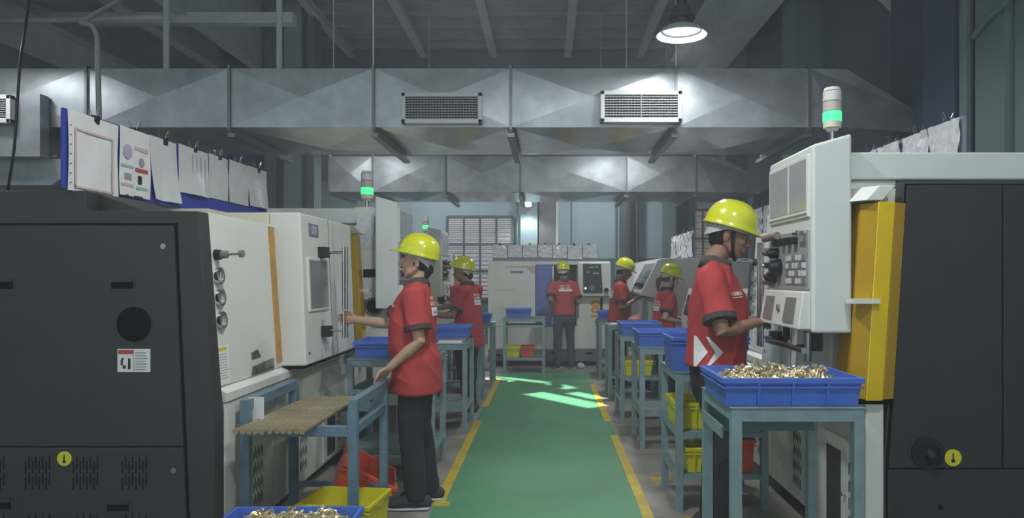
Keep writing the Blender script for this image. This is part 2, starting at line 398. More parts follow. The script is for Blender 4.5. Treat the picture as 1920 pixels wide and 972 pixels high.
# ------------------------------------------------------------------ lamps
def highbay(x, y, z, label, power, k=1.0):
    r = thing('high_bay_lamp', label, 'lamp', (x, y, z), 'high bay lamps')
    MB().cyl((x, y, z+0.075*k), (x, y, z+0.21*k), 0.085*k, 0.07*k, 20).cyl((x, y, z+0.21*k), (x, y, z+0.28*k), 0.04*k, n=12).build('housing', LAMPK, r, 0.004)
    MB().ring((x, y, z+0.12*k), (0, 0, 1), 0.02, 0.10*k, 0.02, 24).build('driver_fins', LAMPK, r)
    mb = MB(); n = 32; prof = [(0.085, 0.075), (0.12, 0.060), (0.155, 0.036), (0.19, 0.0), (0.183, 0.0), (0.150, 0.032), (0.115, 0.054), (0.08, 0.068)]
    vs = [(x+k*p[0]*math.cos(2*PI*i/n), y+k*p[0]*math.sin(2*PI*i/n), z+k*p[1]) for p in prof for i in range(n)]
    P = len(prof); fs = [(a*n+i, a*n+(i+1) % n, ((a+1) % P)*n+(i+1) % n, ((a+1) % P)*n+i) for a in range(P) for i in range(n)]
    mb.add(vs, fs); mb.build('reflector', LAMPR, r, smooth=True)
    MB().cyl((x, y, z+0.040*k), (x, y, z+0.047*k), 0.138*k, n=32).build('lens', LAMPE, r)
    MB().cyl((x, y, z+0.28*k), (x, y, 6.28), 0.008, n=8).build('suspension_rod', STRUCT_STEEL, r)
    L = bpy.data.lights.new('lamp_light', 'AREA'); L.shape = 'DISK'; L.size = 0.24*k; L.energy = power; L.color = (0.95, 0.98, 1.0)
    lo = bpy.data.objects.new('lamp_light', L); col.objects.link(lo); lo.parent = r; lo.location = (0, 0, 0.032*k)
    return r
highbay(1.0, 5.36, 3.2, 'round high bay lamp hanging in front of the near duct', LAMP_W*.6)
highbay(-4.45, 5.36, 3.25, 'high bay lamp at far left washing the near duct with light', LAMP_W*.3)
highbay(1.0, 9.1, 3.5, 'high bay lamp hanging between the ducts on the right', LAMP_W*1.3)
highbay(-2.7, 9.1, 3.5, 'high bay lamp hanging between the ducts on the left', LAMP_W*.9)
highbay(1.0, 1.3, 3.6, 'added unseen high bay lamp over the nearest right machine', LAMP_W*1.1)  # added above the frame to light the near fronts
highbay(-0.25, 2.9, 3.5, 'added unseen high bay lamp over the front of the aisle', LAMP_W*1.5)  # added out of view to brighten side panels and floor
highbay(-4.4, 1.3, 3.6, 'added unseen high bay lamp over the nearest left machine', LAMP_W*.3)  # unseen, added as weak front light at left
highbay(-2.2, 13.4, 3.9, 'added hidden high bay lamp behind the far duct on the left', LAMP_W*1.3)  # hidden by the ducts, added to brighten the back wall
highbay(1.0, 13.4, 3.9, 'added hidden high bay lamp behind the far duct on the right', LAMP_W*1.3)  # added out of sight, second light for the back wall
fld = thing('flood_lamp', 'small glaring white flood lamp on the back wall pilaster', 'lamp', (-0.40, 14.72, 2.82))
MB().box(-0.49, -0.31, 14.70, 14.78, 2.82, 2.98).build('housing', LAMPK, fld, 0.006)
MB().box(-0.475, -0.325, 14.688, 14.70, 2.84, 2.96).build('lens', mat('flood_lens', (255, 255, 255), 0.4, emit=4.0), fld)
MB().box(-0.42, -0.38, 14.78, 14.84, 2.88, 2.92).build('bracket', LAMPK, fld)
L = bpy.data.lights.new('flood_light', 'SPOT'); L.energy = 45; L.spot_size = 2.4; L.spot_blend = 0.5; L.shadow_soft_size = 0.06
lo = bpy.data.objects.new('flood_light', L); col.objects.link(lo); lo.parent = fld; lo.location = (0, -0.1, 0.05); lo.rotation_euler = (-0.35, 0, 0)

# ------------------------------------------------------------------ ducts
def duct(name, label, seams, y0, y1, z0, z1, tail):
    r = thing(name, label, 'duct', ((seams[0]+seams[-1])/2, (y0+y1)/2, z0))
    for a, b in zip(seams[:-1], seams[1:]):
        cx = (a+b)/2; cy = (y0+y1)/2; cz = (z0+z1)/2; e = 0.03
        # cross-broken sheets: shallow pyramids on front, underside, back, top
        def sheet(nm, p, c, m=GALV):
            MB().add(p + [c], [(0,1,4),(1,2,4),(2,3,4),(3,0,4)]).build(nm, m, r)
        sheet('front_sheet', [(a,y0,z0),(b,y0,z0),(b,y0,z1),(a,y0,z1)], (cx, y0-e, cz))
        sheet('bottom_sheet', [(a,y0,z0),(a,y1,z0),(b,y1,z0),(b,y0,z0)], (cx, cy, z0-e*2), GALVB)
        sheet('back_sheet', [(a,y1,z0),(a,y1,z1),(b,y1,z1),(b,y1,z0)], (cx, y1+e, cz))
        sheet('top_sheet', [(a,y0,z1),(b,y0,z1),(b,y1,z1),(a,y1,z1)], (cx, cy, z1+e))
    f = 0.022
    for x in seams:
        MB().box(x-f/2, x+f/2, y0-f, y0, z0-f, z1+f).box(x-f/2, x+f/2, y0, y1, z0-f*1.6, z0).box(x-f/2, x+f/2, y1, y1+f, z0-f, z1+f).box(x-f/2, x+f/2, y0, y1, z1, z1+f).build('flange', GALVED, r)
    for x in seams[1:]:
        MB().box(x-0.03, x+0.03, y0+0.03, y1+0.1, z0-0.075, z0-0.04).build('support_angle', GALVED, r)
        for yy in ((y0-0.012,) if x in (-1.47, 1.09) else ()):
            MB().cyl((x, yy, z1), (x, yy, 6.27), 0.007, n=6).build('hanger_rod', STRUCT_STEEL, r)
    a = seams[-1]; b = tail
    zt = z1 - 0.32
    mb = MB()
    p = [(a,y0,z0),(a+(b-a)*0.3,y0,z0),(b,y0+0.1,z0-0.02),(b,y0+0.1,zt),(a+(b-a)*0.35,y0,z1-0.01),(a,y0,z1)]
    q = [(x_, y1, z_) for (x_, y_, z_) in p]
    n = len(p); mb.add(p+q, [tuple(range(n)), tuple(range(2*n-1, n-1, -1))] + [(i,(i+1)%n,(i+1)%n+n,i+n) for i in range(n)])
    mb.build('end_transition', GALV, r)
    return r
D1 = [-5.1, -3.9, -2.69, -1.47, -0.31, 1.09, 2.22]
duct('air_duct', 'galvanised sheet metal duct with two grilles, nearer of the two ducts', D1, 6.1, 7.46, 2.67, 3.17, 3.15)
duct('air_duct', 'galvanised sheet metal duct without grilles, farther of the two ducts', [-3.24, -2.6, -1.51, -0.40, 1.18, 2.21], 10.7, 12.2, 2.67, 3.2, 3.2)
def grille(x0, x1, z0, z1, y, label, mid):
    r = thing('vent_grille', label, 'vent', ((x0+x1)/2, y, z0), 'duct grilles')
    e = 0.035; ya, yb = y-0.09, y-0.03
    MB().box(x0, x1, ya, yb, z1-e, z1).box(x0, x1, ya, yb, z0, z0+e).box(x0, x0+e, ya, yb, z0, z1).box(x1-e, x1, ya, yb, z0, z1).build('frame', VENT, r, 0.004)
    MB().box(x0+0.01, x1-0.01, yb-0.01, y+0.02, z0+0.01, z1-0.01).build('collar', BLACK, r)
    mb = MB(); nz = 9
    for k in range(nz):
        z = z0+e+(z1-z0-2*e)*(k+0.5)/nz
        mb.hexa([(x0+e, ya+0.008, z-0.008), (x1-e, ya+0.008, z-0.008), (x1-e, ya+0.028, z-0.002), (x0+e, ya+0.028, z-0.002), (x0+e, ya+0.008, z-0.005), (x1-e, ya+0.008, z-0.005), (x1-e, ya+0.028, z+0.003), (x0+e, ya+0.028, z+0.003)])
    mb.build('louvre_blades', VENT, r)
    mb = MB(); nx = 24
    for k in range(1, nx):
        x = x0+e+(x1-x0-2*e)*k/nx
        mb.box(x-0.002, x+0.002, ya+0.03, ya+0.045, z0+e, z1-e)
    if mid: mb.box((x0+x1)/2-0.004, (x0+x1)/2+0.004, ya+0.004, ya+0.03, z0+e, z1-e)
    mb.build('rear_blades', mat('vent_grey', (150, 152, 152), 0.5), r)
grille(-1.22, -0.545, 2.686, 2.945, 6.1, 'white louvred grille on the near duct, left of the duct seam', False)
grille(0.445, 1.127, 2.695, 2.96, 6.1, 'white louvred grille on the near duct below the round lamp', True)
grille(-5.05, -4.38, 2.66, 2.89, 5.96, 'white louvred grille at the far left end of the near duct', False)
sd = thing('branch_duct', 'boxy galvanised branch duct below the far left grille', 'duct', (-4.6, 6.0, 2.3))
MB().box(-5.1, -4.2, 5.96, 6.07, 2.40, 2.92).build('plenum_box', GALV, sd)
MB().prism([(-5.1, 2.4), (-3.9, 2.4), (-4.2, 2.18), (-5.1, 2.18)], 'y', 6.1, 7.2).build('lower_box', GALV, sd)
AMBER = mat('amber_polycarbonate', (172, 138, 28), .08, var=.08, scale=3, coat=.3)
# ------------------------------------------------------------------ lathe (local frame: front faces +x, runs along +y, left end at y = 0)
def slots(y0, z0, nx, nz, wx=0.005, hz=0.055, px=0.016, pz=0.075, plane='end', x=0.0):
    mb = MB()
    for i in range(nx):
        for j in range(nz):
            a = y0 + i*px; z = z0 + j*pz + (0.02 if i % 2 else 0)
            if plane == 'end': mb.box(a, a+wx, x-0.0015, x+0.003, z, z+hz)
            else: mb.box(x-0.003, x+0.0015, a, a+wx, z, z+hz)
    return mb  # raised black bars, the dark of open slots put in as colour
def lathe(label):
    r = thing('cnc_lathe', label, 'machine', (0, 0, 0), 'cnc lathes along the aisle')
    body = MB().prism([(-0.012,.08),(-0.012,.83),(-.07,.86),(-.12,1.69),(-1.5,1.69),(-1.5,.08)], 'y', .1, 2.2).build('body', CREAM, r)
    MB().box(-1.4, -.1, .12, 2.18, 0, .08).build('plinth', SEAM, r)
    # left end (charcoal)
    ec = MB().prism([(0,.03),(0,.75),(-.012,.86),(-.075,1.712),(-.61,1.715),(-.61,1.81),(-1.5,1.81),(-1.5,.03)], 'y', 0, .1).build('end_cover', DARK, r, 0.006)
    MB().prism([(-.33,1.70),(-.62,1.81),(-.66,1.81),(-.66,1.70)], 'y', .1, .6).build('sloped_cowl', DARK, r, .004)
    MB().prism([(-1.46,.05),(-.108,.05),(-.176,1.655),(-1.46,1.655)], 'y', -.003, .002).build('gasket', SEAM, ec)
    pu = MB().prism([(-1.45,.603),(-.143,.603),(-.188,1.643),(-1.45,1.643)], 'y', -.014, 0).build('access_panel', DARK2, r, 0.003)
    pl = MB().prism([(-1.45,.06),(-.12,.06),(-.1425,.597),(-1.45,.597)], 'y', -.014, 0).build('access_panel', DARK2, r, 0.003)
    for (x, z, pp) in ((-.426, 1.37, pu), (-.99, 1.37, pu), (-.445, .325, pl), (-1.0, .335, pl)):
        MB().box(x-.06, x+.06, -.018, -.012, z-.032, z+.032).build('handle_rim', DARK, pp)
        MB().box(x-.052, x+.052, -.0195, -.015, z-.025, z+.022).build('handle_recess_shade', SEAM, pp)  # raised black plate stands in for shade inside the recess
        MB().box(x-.05, x+.05, -.024, -.018, z+.008, z+.022).build('handle_lip', DARK2, pp)
    MB().cyl((-.372, -.0165, 1.178), (-.372, -.01, 1.178), .086, n=40).build('round_port', SEAM, pu)  # black disc on the panel, painted dark of an open hole
    MB().ring((-.372, -.018, 1.178), (0, 1, 0), .083, .088, .004, 40).build('port_rim', DARK, pu)
    lb = MB().box(-.45, -.296, -.0165, -.014, .954, 1.062).build('warning_label', PAPER, pu)
    for (x0, x1, z0, z1, m) in ((-.446,-.374,1.038,1.058,PRINT_R), (-.444,-.438,.957,1.036,PRINT_W), (-.375,-.373,.957,1.06,PRINT_G),(-.40,-.388,.966,1.018,PRINT_K),(-.434,-.424,.985,1.012,PRINT_K),(-.43,-.42,1.012,1.02,PRINT_K),(-.424,-.410,.970,.985,PRINT_K)):
        MB().box(x0, x1, -.0172, -.016, z0, z1).build('label_print', m, pu)
    mb = MB()
    for k in range(7): mb.box(-.368, -.318+.012*R.random(), -.0172, -.016, 1.046-.013*k-.005, 1.046-.013*k)
    mb.build('label_lines', PRINT_G, pu)
    MB().cyl((-.70, -.0165, .546), (-.70, -.013, .546), .034, n=28).build('round_sticker', YSTICK, pl)
    MB().box(-.703, -.697, -.0175, -.016, .538, .565).cyl((-.70, -.0175, .532), (-.70, -.016, .532), .008, n=10).build('sticker_mark', PRINT_K, pl)
    for x in (-.885, -.66, -.43, -1.1):
        slots(x, .40, 8, 2, x=-.0145, hz=.06, pz=.075).build('vent_slots', SEAM, pl)
        slots(x, .13, 8, 2, x=-.0145, hz=.06, pz=.075).build('vent_slots', SEAM, pl)
    for (x, z) in ((-.235, 1.545), (-.187, .49)):
        MB().cyl((x, -.018, z), (x, -.012, z), .013, n=12).build('lock_screw', STEEL, pu)
    MB().box(-1.2, -.34, .6, .88, 1.69, 1.735).build('top_deck', CREAM, r, .004)
    # right end (charcoal)
    er = MB().prism([(-.004,.03),(-.004,.56),(-.012,.66),(-.09,1.82),(-1.5,1.82),(-1.5,.03)], 'y', 2.2, 2.3).build('end_cover', DARK, r, 0.006)
    for poly in ([(-.025,.56),(-.522,.56),(-.522,1.805),(-.105,1.805)], [(-.53,.56),(-1.45,.56),(-1.45,1.805),(-.53,1.805)], [(-.02,.06),(-1.45,.06),(-1.45,.552),(-.02,.552)]):
        MB().prism(poly, 'y', 2.3, 2.312).build('end_panel', DARK2, r, .003)
    MB().prism([(-.015,.05),(-.015,.6),(-.1,1.812),(-1.455,1.812),(-1.455,.05)], 'y', 2.299, 2.302).build('gasket', SEAM, er)
    MB().ring((-.192, 2.312, .626), (0, 1, 0), .05, .072, .012, 28).build('connector_ring', BLACK, r)
    MB().cyl((-.192, 2.305, .626), (-.192, 2.318, .626), .055, n=24).cyl((-.21, 2.31, .615), (-.21, 2.36, .60), .03, .026, 16).build('connector_plug', BLACK, r, smooth=True)
    MB().cyl((-.305, 2.311, .605), (-.305, 2.3145, .605), .037, n=28).build('round_sticker', YSTICK, r)
    MB().box(-.308, -.302, 2.314, 2.3155, .598, .625).cyl((-.305, 2.314, .592), (-.305, 2.3155, .592), .009, n=10).build('sticker_mark', PRINT_K, r)
    MB().cyl((-.25, 2.31, .386), (-.25, 2.3135, .386), .012, n=14).build('bolt_hole', SEAM, r)
    # yellow corner post
    def post(nm, cs, z0, z1, m, k=1.0):
        n = len(cs); MB().add([(x*k, y, z0) for x, y in cs] + [(x*k-.055*(z1-.86)/.87, y, z1) for x, y in cs], [tuple(range(n-1,-1,-1)), tuple(range(n,2*n))] + [(i,(i+1)%n,(i+1)%n+n,i+n) for i in range(n)]).build(nm, m, r, .004)
    post('corner_post', [(.018,2.30),(.018,2.345),(.092,2.345),(.092,2.30)], .86, 1.73, YEL)
    post('amber_side', [(.017,2.22),(-.038,2.30),(-.038,2.325),(.017,2.343)], .865, 1.725, AMBER)
    post('amber_side', [(.093,2.343),(.145,2.29),(.15,2.15),(.093,2.15)], .865, 1.725, AMBER)
    post('post_cap', [(.018,2.24),(.018,2.345),(.092,2.345),(.14,2.28),(.14,2.15)], 1.735, 1.80, WHITE)
    MB().prism([(-.004,.08),(.075,.08),(.075,.84),(-.004,.84)], 'y', 2.2, 2.305).build('corner_trim', WHITE, r, .004)
    MB().prism([(-.02,.862),(.03,.862),(-.02,1.80),(-.09,1.80)], 'y', 2.19, 2.24).build('corner_trim', WHITE, r, .003)
    pd = MB().box(.002, .012, 1.62, 1.96, .10, .60).build('service_door', WHITE2, r, .004)
    MB().box(.010, .0145, 1.70, 1.88, .13, .53).build('service_window', SCREEN, pd)
    MB().cyl((.012, 1.93, .33), (.03, 1.93, .33), .01, n=10).build('door_knob', CHROME, pd)
    MB().box(.04, .16, 2.30, 2.37, 1.285, 1.305).build('post_bar', WHITE, r)
    MB().box(-.1, .12, 2.12, 2.31, .84, .862).build('post_seat', SEAM, r)
    # front
    fp = MB().prism([(-.025,.86),(-.08,1.715),(-.14,1.715),(-.09,.86)], 'y', .1, .95).build('fixed_panel', WHITE, r, .004)
    MB().prism([(-.018,.90),(-.07,1.70),(-.1,1.70),(-.06,.90)], 'y', .85, .955).build('amber_edge', ORANGE, r)
    door = MB().prism([(.125,.865),(.088,1.79),(-.1,1.79),(-.1,.865)], 'y', .92, 2.02).build('door', WHITE, r, .012, segs=3)
    def dx(z): return .125 - .037*(z-.865)/.925
    def plate(nm, y0, y1, z0, z1, m, t=.004, par=door, b=0):
        return MB().hexa([(dx(z0)-.01,y0,z0),(dx(z0)+t,y0,z0),(dx(z0)+t,y1,z0),(dx(z0)-.01,y1,z0),(dx(z1)-.01,y0,z1),(dx(z1)+t,y0,z1),(dx(z1)+t,y1,z1),(dx(z1)-.01,y1,z1)]).build(nm, m, par, b)
    plate('window_rim', 1.0, 1.40, 1.185, 1.525, WHITE2, .010, b=.006)
    plate('window_glass', 1.025, 1.375, 1.205, 1.505, GLASSD, .0115)
    plate('window_slat', 1.215, 1.235, 1.205, 1.505, GREY, .013)
    plate('door_seam', 1.46, 1.464, .87, 1.785, SEAM, .0012)
    plate('door_seam', 1.56, 1.563, .87, 1.785, GREY, .0012)
    plate('nameplate', 1.06, 1.24, 1.655, 1.735, mat('slate_blue_plate', (112, 118, 148), 0.5), .004)
    lettering('DX', .07, basis((dx(1.695)+.0055, 1.15, 1.694), (0, 1, 0), (-.04, 0, 1)), PRINT_W, door)
    plate('latch_mark', 1.25, 1.262, 1.06, 1.12, GREY, .005)
    for z in (1.56, 1.05):
        plate('handle_bracket', 1.225, 1.30, z-.035, z+.035, BLACK, .055, b=.004)
    for y in (1.285, 1.345):
        MB().cyl((dx(1.6)+.15, y, 1.60), (dx(1.0)+.128, y, 1.0), .0115, n=14).build('handle_bar', CHROME, door, smooth=True)
    MB().cyl((dx(1.56)+.02, 1.285, 1.56), (dx(1.56)+.148, 1.285, 1.56), .009, n=10).cyl((dx(1.05)+.02, 1.285, 1.05), (dx(1.05)+.13, 1.285, 1.05), .009, n=10).build('handle_stud', CHROME, door)
    MB().cyl((.1, .985, .93), (.1225, .985, .93), .017, n=18).build('door_bolt', STEEL, door)
    MB().box(-1.2, -.1, .93, 2.1, 1.69, 1.79).build('door_housing', CREAM, r, .006)
    MB().prism([(-.015,.86),(-.06,1.70),(-.14,1.70),(-.09,.86)], 'y', 2.02, 2.2).build('fixed_panel', WHITE, r, .004)
    MB().box(-.09, .1, .95, 2.02, .845, .862).build('door_track', SEAM, r)
    MB().prism([(.012,.835),(-.03,.858),(-.1,.862),(-.1,.78),(.012,.79)], 'y', .1, 2.2).build('ledge', WHITE, r, .003)
    for (a, b) in ((.1, .74), (.75, 1.46), (1.47, 2.2)):
        lp = MB().box(-.012, .004, a, b, .085, .785).build('lower_panel', WHITE, r, .003)
        slots(b-.30, .16, 7, 4, x=.0045, hz=.055, pz=.085, px=.02, plane='front').build('vent_slots', SEAM, lp)
    # gauges, valve, plate
    def fx(z): return -.025 - .055*(z-.86)/.855
    for z in (1.405, 1.298, 1.187):
        g = MB().ring((fx(z)-.002, .155, z), (1, 0, .06), .03, .043, .022, 28).build('gauge_ring', CHROME, r, smooth=True)
        MB().cyl((fx(z)+.002, .155, z), (fx(z)+.010, .155, z), .032, n=28).build('gauge_face', mat('gauge_face', (186, 184, 180), 0.2), g)
        MB().box(fx(z)+.009, fx(z)+.012, .153, .158, z-.005, z+.024).build('gauge_needle', PRINT_K, g)
    v = MB().cyl((fx(1.51), .15, 1.51), (fx(1.51)+.03, .15, 1.51), .028, .024, 12).build('valve', BLACK, r)
    MB().cyl((fx(1.51)+.03, .15, 1.51), (fx(1.51)+.06, .15, 1.512), .02, n=8).cyl((fx(1.51)+.06, .15, 1.512), (fx(1.51)+.12, .15, 1.515), .006, n=8).cyl((fx(1.51)+.12, .15, 1.515), (fx(1.51)+.14, .15, 1.516), .018, n=10).build('valve_stem', GREY, v)
    dp = MB().hexa([(fx(.87)-.004,.07,.87),(fx(.87)+.003,.07,.87),(fx(.87)+.003,.225,.87),(fx(.87)-.004,.225,.87),(fx(1.06)-.004,.07,1.06),(fx(1.06)+.003,.07,1.06),(fx(1.06)+.003,.225,1.06),(fx(1.06)-.004,.225,1.06)]).build('data_plate', PAPER, fp)
    MB().box(fx(1.05)-.003, fx(1.05)+.0042, .1, .2, 1.036, 1.054).build('data_plate_header', YSTICK, fp)
    mb = MB()
    for k in range(10):
        z = 1.02-.013*k; mb.box(fx(z)-.003, fx(z)+.0038, .085, .19+.02*R.random(), z-.003, z)
    mb.build('data_plate_lines', PRINT_G, fp)
    MB().hexa([(-.035,.48,.87),(-.02,.48,.87),(-.02,.80,.87),(-.035,.80,.87),(-.035,.50,.915),(-.0235,.50,.915),(-.0235,.80,.93),(-.035,.80,.93)]).build('chip_recess', mat('oily_steel', (74, 74, 72), 0.35, 0.6, c2=(150, 150, 146), scale=9), r)
    MB().hexa([(-.04,.50,.955),(-.027,.50,.955),(-.027,.62,.955),(-.04,.62,.955),(-.04,.50,.99),(-.0295,.50,.99),(-.0295,.58,1.0),(-.04,.58,1.0)]).build('coolant_stain_plate', mat('oily_black', (60, 60, 58), 0.5, c2=(110, 110, 106), scale=20), r)
    MB().box(-.9, -.5, 1.0, 1.3, 1.79, 1.82).build('top_hatch', CREAM, r, .004)
    return r
def place(root, x, y, rz=0.0, label=None):
    root.location = (x, y, 0); root.rotation_euler = (0, 0, rz)
    if label: root['label'] = label
    return root
L1 = lathe('white and charcoal lathe filling the left foreground, warning label on its end')
L2 = place(copy_tree(L1), -1.60, 6.75, 0, 'white and charcoal lathe second along the left side of the aisle')
L3 = place(copy_tree(L1), -1.66, 10.0, 0, 'white and charcoal lathe third along the left side of the aisle')
R1 = place(copy_tree(L1), 1.48, 5.48, PI, 'white and charcoal lathe at right with glossy yellow corner post')
place(L1, -1.57, 3.4)

# side box with a round port behind the first left lathe's door
sb = thing('side_cabinet', 'pale cabinet with round black port beyond the left lathe door', 'cabinet', (-1.62, 5.9, 0))
MB().box(-2.3, -1.22, 5.88, 6.42, .35, 1.62).build('body', WHITE, sb, .006)
MB().box(-2.2, -1.25, 5.95, 6.40, 0, .35).build('plinth', GREY, sb)
MB().ring((-1.415, 5.87, 1.16), (0, 1, 0), .055, .078, .02, 28).build('port_ring', GREY, sb)
MB().cyl((-1.415, 5.868, 1.16), (-1.415, 5.88, 1.16), .058, n=28).build('port', SEAM, sb)
MB().box(-1.50, -1.36, 5.872, 5.88, 1.40, 1.465).build('slot', SEAM, sb)
MB().box(-1.39, -1.33, 5.872, 5.88, .99, 1.005).build('small_slot', SEAM, sb)
MB().box(-1.56, -1.42, 5.89, 5.97, 1.62, 1.90).build('clear_guard', PLASTIC, sb)

# ------------------------------------------------------------------ control pendants with boom, signal towers
def pendant(label):
    r = thing('control_pendant', label, 'control panel', (0, 0, 0), 'operator pendants on booms')
    # face looks toward -x at x = 0 ; runs along +y 0..0.62 ; z absolute
    h = MB().hexa([(0,0,1.15),(.175,0,1.15),(.175,.62,1.15),(0,.62,1.15),(0,0,1.99),(.175,0,2.04),(.175,.62,2.04),(0,.62,1.99)]).build('housing', WHITE2, r, .012, segs=3)
    sf = MB().box(-.012, .01, .03, .59, 1.67, 1.955).build('screen_frame', WHITE, r, .005)
    MB().box(-.014, -.008, .05, .27, 1.705, 1.935).build('screen_cover', SCREENP, sf)
    MB().box(-.014, -.008, .30, .57, 1.705, 1.935).build('screen_cover', SCREENP, sf)
    MB().box(-.0135, -.009, .04, .58, 1.68, 1.69).build('frame_groove', GREY, sf)
    kp = MB().box(-.010, .01, .03, .59, 1.345, 1.615).build('key_panel', mat('key_panel_silver', (168, 170, 170), .4, .3), r, .003)
    MB().box(-.011, -.005, .05, .34, 1.36, 1.52).build('keypad_backing', MATS['key_panel_silver'], kp)
    for i in range(6):
        for j in range(4):
            MB().box(-.018, -.010, .06+.044*i, .092+.044*i, 1.37+.036*j, 1.395+.036*j).build('key', VENT if (i+j) % 3 else GREY, kp)
    for (y, z, rr, m) in ((.42, 1.45, .042, BLACK), (.50, 1.40, .03, BLACK), (.46, 1.52, .028, BLACK), (.555, 1.53, .024, mat('dull_bronze', (128, 112, 104), 0.5)), (.555, 1.38, .024, MATS['dull_bronze']), (.56, 1.46, .018, CHROME)):
        MB().cyl((-.01, y, z), (-.05, y, z), rr, rr*.85, 20).cyl((-.05, y, z), (-.062, y, z), rr*.6, rr*.5, 16).build('knob', m, kp, smooth=True)
    for k in range(4):
        MB().box(-.04, -.008, .16+.085*k, .205+.085*k, 1.555, 1.59).build('rocker_switch', BLACK, kp, .004)
    MB().cyl((-.03, .40, 1.608), (-.045, .56, 1.60), .019, n=16).build('key_switch_sleeve', MATS['dull_bronze'], kp, smooth=True)
    MB().cyl((-.01, .07, 1.60), (-.05, .07, 1.60), .012, n=12).cyl((-.045, .05, 1.60), (-.045, .12, 1.60), .007, n=8).build('toggle', CHROME, kp)
    lb = MB().hexa([(-.06,.02,1.165),(.0,.02,1.165),(.0,.60,1.165),(-.06,.60,1.165),(-.035,.02,1.335),(.0,.02,1.335),(.0,.60,1.335),(-.035,.60,1.335)]).build('lower_box', WHITE, r, .006)
    for y in (.09, .40):
        MB().hexa([(-.0625,y,1.19),(-.05,y,1.19),(-.05,y+.14,1.19),(-.0625,y+.14,1.19),(-.0425,y,1.305),(-.03,y,1.305),(-.03,y+.14,1.305),(-.0425,y+.14,1.305)]).build('smoked_window', mat('smoked_plastic', (124, 120, 116), 0.5), lb)
    MB().cyl((-.04, .315, 1.25), (-.058, .315, 1.25), .018, n=14).build('lock', GREY, lb)
    for y in (.12, .5):
        MB().cyl((.05, y, 1.15), (.05, y, 1.08), .018, n=12).cyl((.05, y, 1.08), (-.03, y, 1.07), .018, n=12).build('grip_post', BLACK, r)
    MB().cyl((-.03, .02, 1.07), (-.03, .56, 1.07), .014, n=14).build('grip_bar', CHROME, r, smooth=True)
    MB().box(.03, .085, .10, .2, 1.06, 1.15).build('cable_box', BLACK, r, .005)
    MB().cyl((.0, .06, 1.15), (.0, .06, 1.02), .016, n=12).build('cable_gland', STEEL, r)
    bo = MB().box(.175, 1.6, .08, .34, 1.845, 1.97).build('boom', WHITE2, r, .008)
    MB().box(.175, .42, .1, .3, 1.80, 1.845).build('swivel_bracket', WHITE, r, .006)
    MB().cyl((.30, .20, 1.76), (.30, .20, 1.80), .075, .09, 24).build('swivel', WHITE, r, .003)
    MB().prism([(.40, 1.845), (.75, 1.845), (.40, 1.79)], 'y', .16, .24).build('gusset', WHITE, r)
    return r
def at(root, x, y, z=0, rz=0):
    root.location = (x, y, z); root.rotation_euler = (0, 0, rz); return root
pR = pendant('white operator control pendant on a boom in front of the man at right')
pL = copy_tree(pR); pL['label'] = 'white operator control pendant on a boom beyond the left lathe'
at(pR, 1.18, 3.2); at(pL, -1.18, 6.29, 0, PI)
pL3 = copy_tree(pR); pL3['label'] = 'white operator control pendant on a boom, deep on the left side'
at(pL3, -1.32, 9.6, 0, PI)
pc = thing('boom_post', 'cream swivel joint on top of the boom beyond the left lathe', 'joint', (-1.52, 5.95, 1.845))
MB().cyl((-1.52, 6.08, 1.84), (-1.52, 6.08, 1.985), .11, n=28).build('drum', CREAM, pc, .004, smooth=True)
MB().cyl((-1.47, 5.965, 1.93), (-1.47, 5.985, 1.93), .02, n=14).build('set_screw', STEEL, pc)
def tower(x, y, z, label, k=1.0):
    r = thing('signal_tower', label, 'signal light', (x, y, z), 'stack lights')
    def c(z0, z1, r0, m, nm, r1=None): MB().cyl((x, y, z+z0*k), (x, y, z+z1*k), r0*k, (r1 or r0)*k, 24).build(nm, m, r, .002, smooth=True)
    c(0, .045, .012, CHROME, 'pole'); c(.045, .06, .022, CREAM, 'socket', .03); c(.06, .09, .04, CREAM, 'base')
    c(.09, .135, .042, GREEN_LENS, 'lit_lens'); c(.137, .182, .041, LENSR, 'lens'); c(.184, .229, .041, LENS, 'lens'); c(.231, .248, .04, VENT, 'cap', .034)
    return r
tower(1.33, 3.36, 2.035, 'stack light with green lens lit on the right control pendant')
tower(-1.52, 6.08, 1.985, 'stack light with green lens lit above the left boom', 1.25)
tower(-1.72, 10.2, 1.985, 'small distant stack light with green lens, seen beyond the woman', 1.1)
MB_ = MB().cyl((-1.72, 10.2, 1.72), (-1.72, 10.2, 1.99), .03, n=12); tag(MB_.build('light_stand', CREAM), 'short cream post under the distant stack light', 'post')

# ------------------------------------------------------------------ notice boards
def clip(x, y, z, ax, label, group):
    """binder clip on the top edge of a board lying in the plane x = const (ax='y') or y = const (ax='x')"""
    r = thing('binder_clip', label, 'clip', (x, y, z), group)
    def P(a, n, h): return (x+n, y+a, z+h) if ax == 'y' else (x+a, y+n, z+h)
    pts = lambda a: [P(a, -.012, -.035), P(a, .012, -.035), P(a, .018, .008), P(a, -.018, .008)]
    MB().add(pts(-.022) + pts(.022), [(0,1,2,3),(7,6,5,4),(0,4,5,1),(1,5,6,2),(2,6,7,3),(3,7,4,0)]).build('jaw', BLACK, r)
    for s in (-1, 1):
        MB().tube([P(-.014, s*.016, 0), P(-.012, s*.024, .03), P(-.006, s*.03, .05), P(.006, s*.03, .05), P(.012, s*.024, .03), P(.014, s*.016, 0)], .0014, 5).build('wire_loop', CHROME, r)
    return r
bx = -2.25
tag(MB().hexa([(bx-.015,3.35,1.815),(bx,3.35,1.815),(bx,5.78,1.845),(bx-.015,5.78,1.845),(bx-.015,3.35,2.19),(bx,3.35,2.19),(bx,5.78,2.25),(bx-.015,5.78,2.25)]).build('notice_board', BLUE2, None, .002), 'long blue notice board standing on the left lathe', 'board')
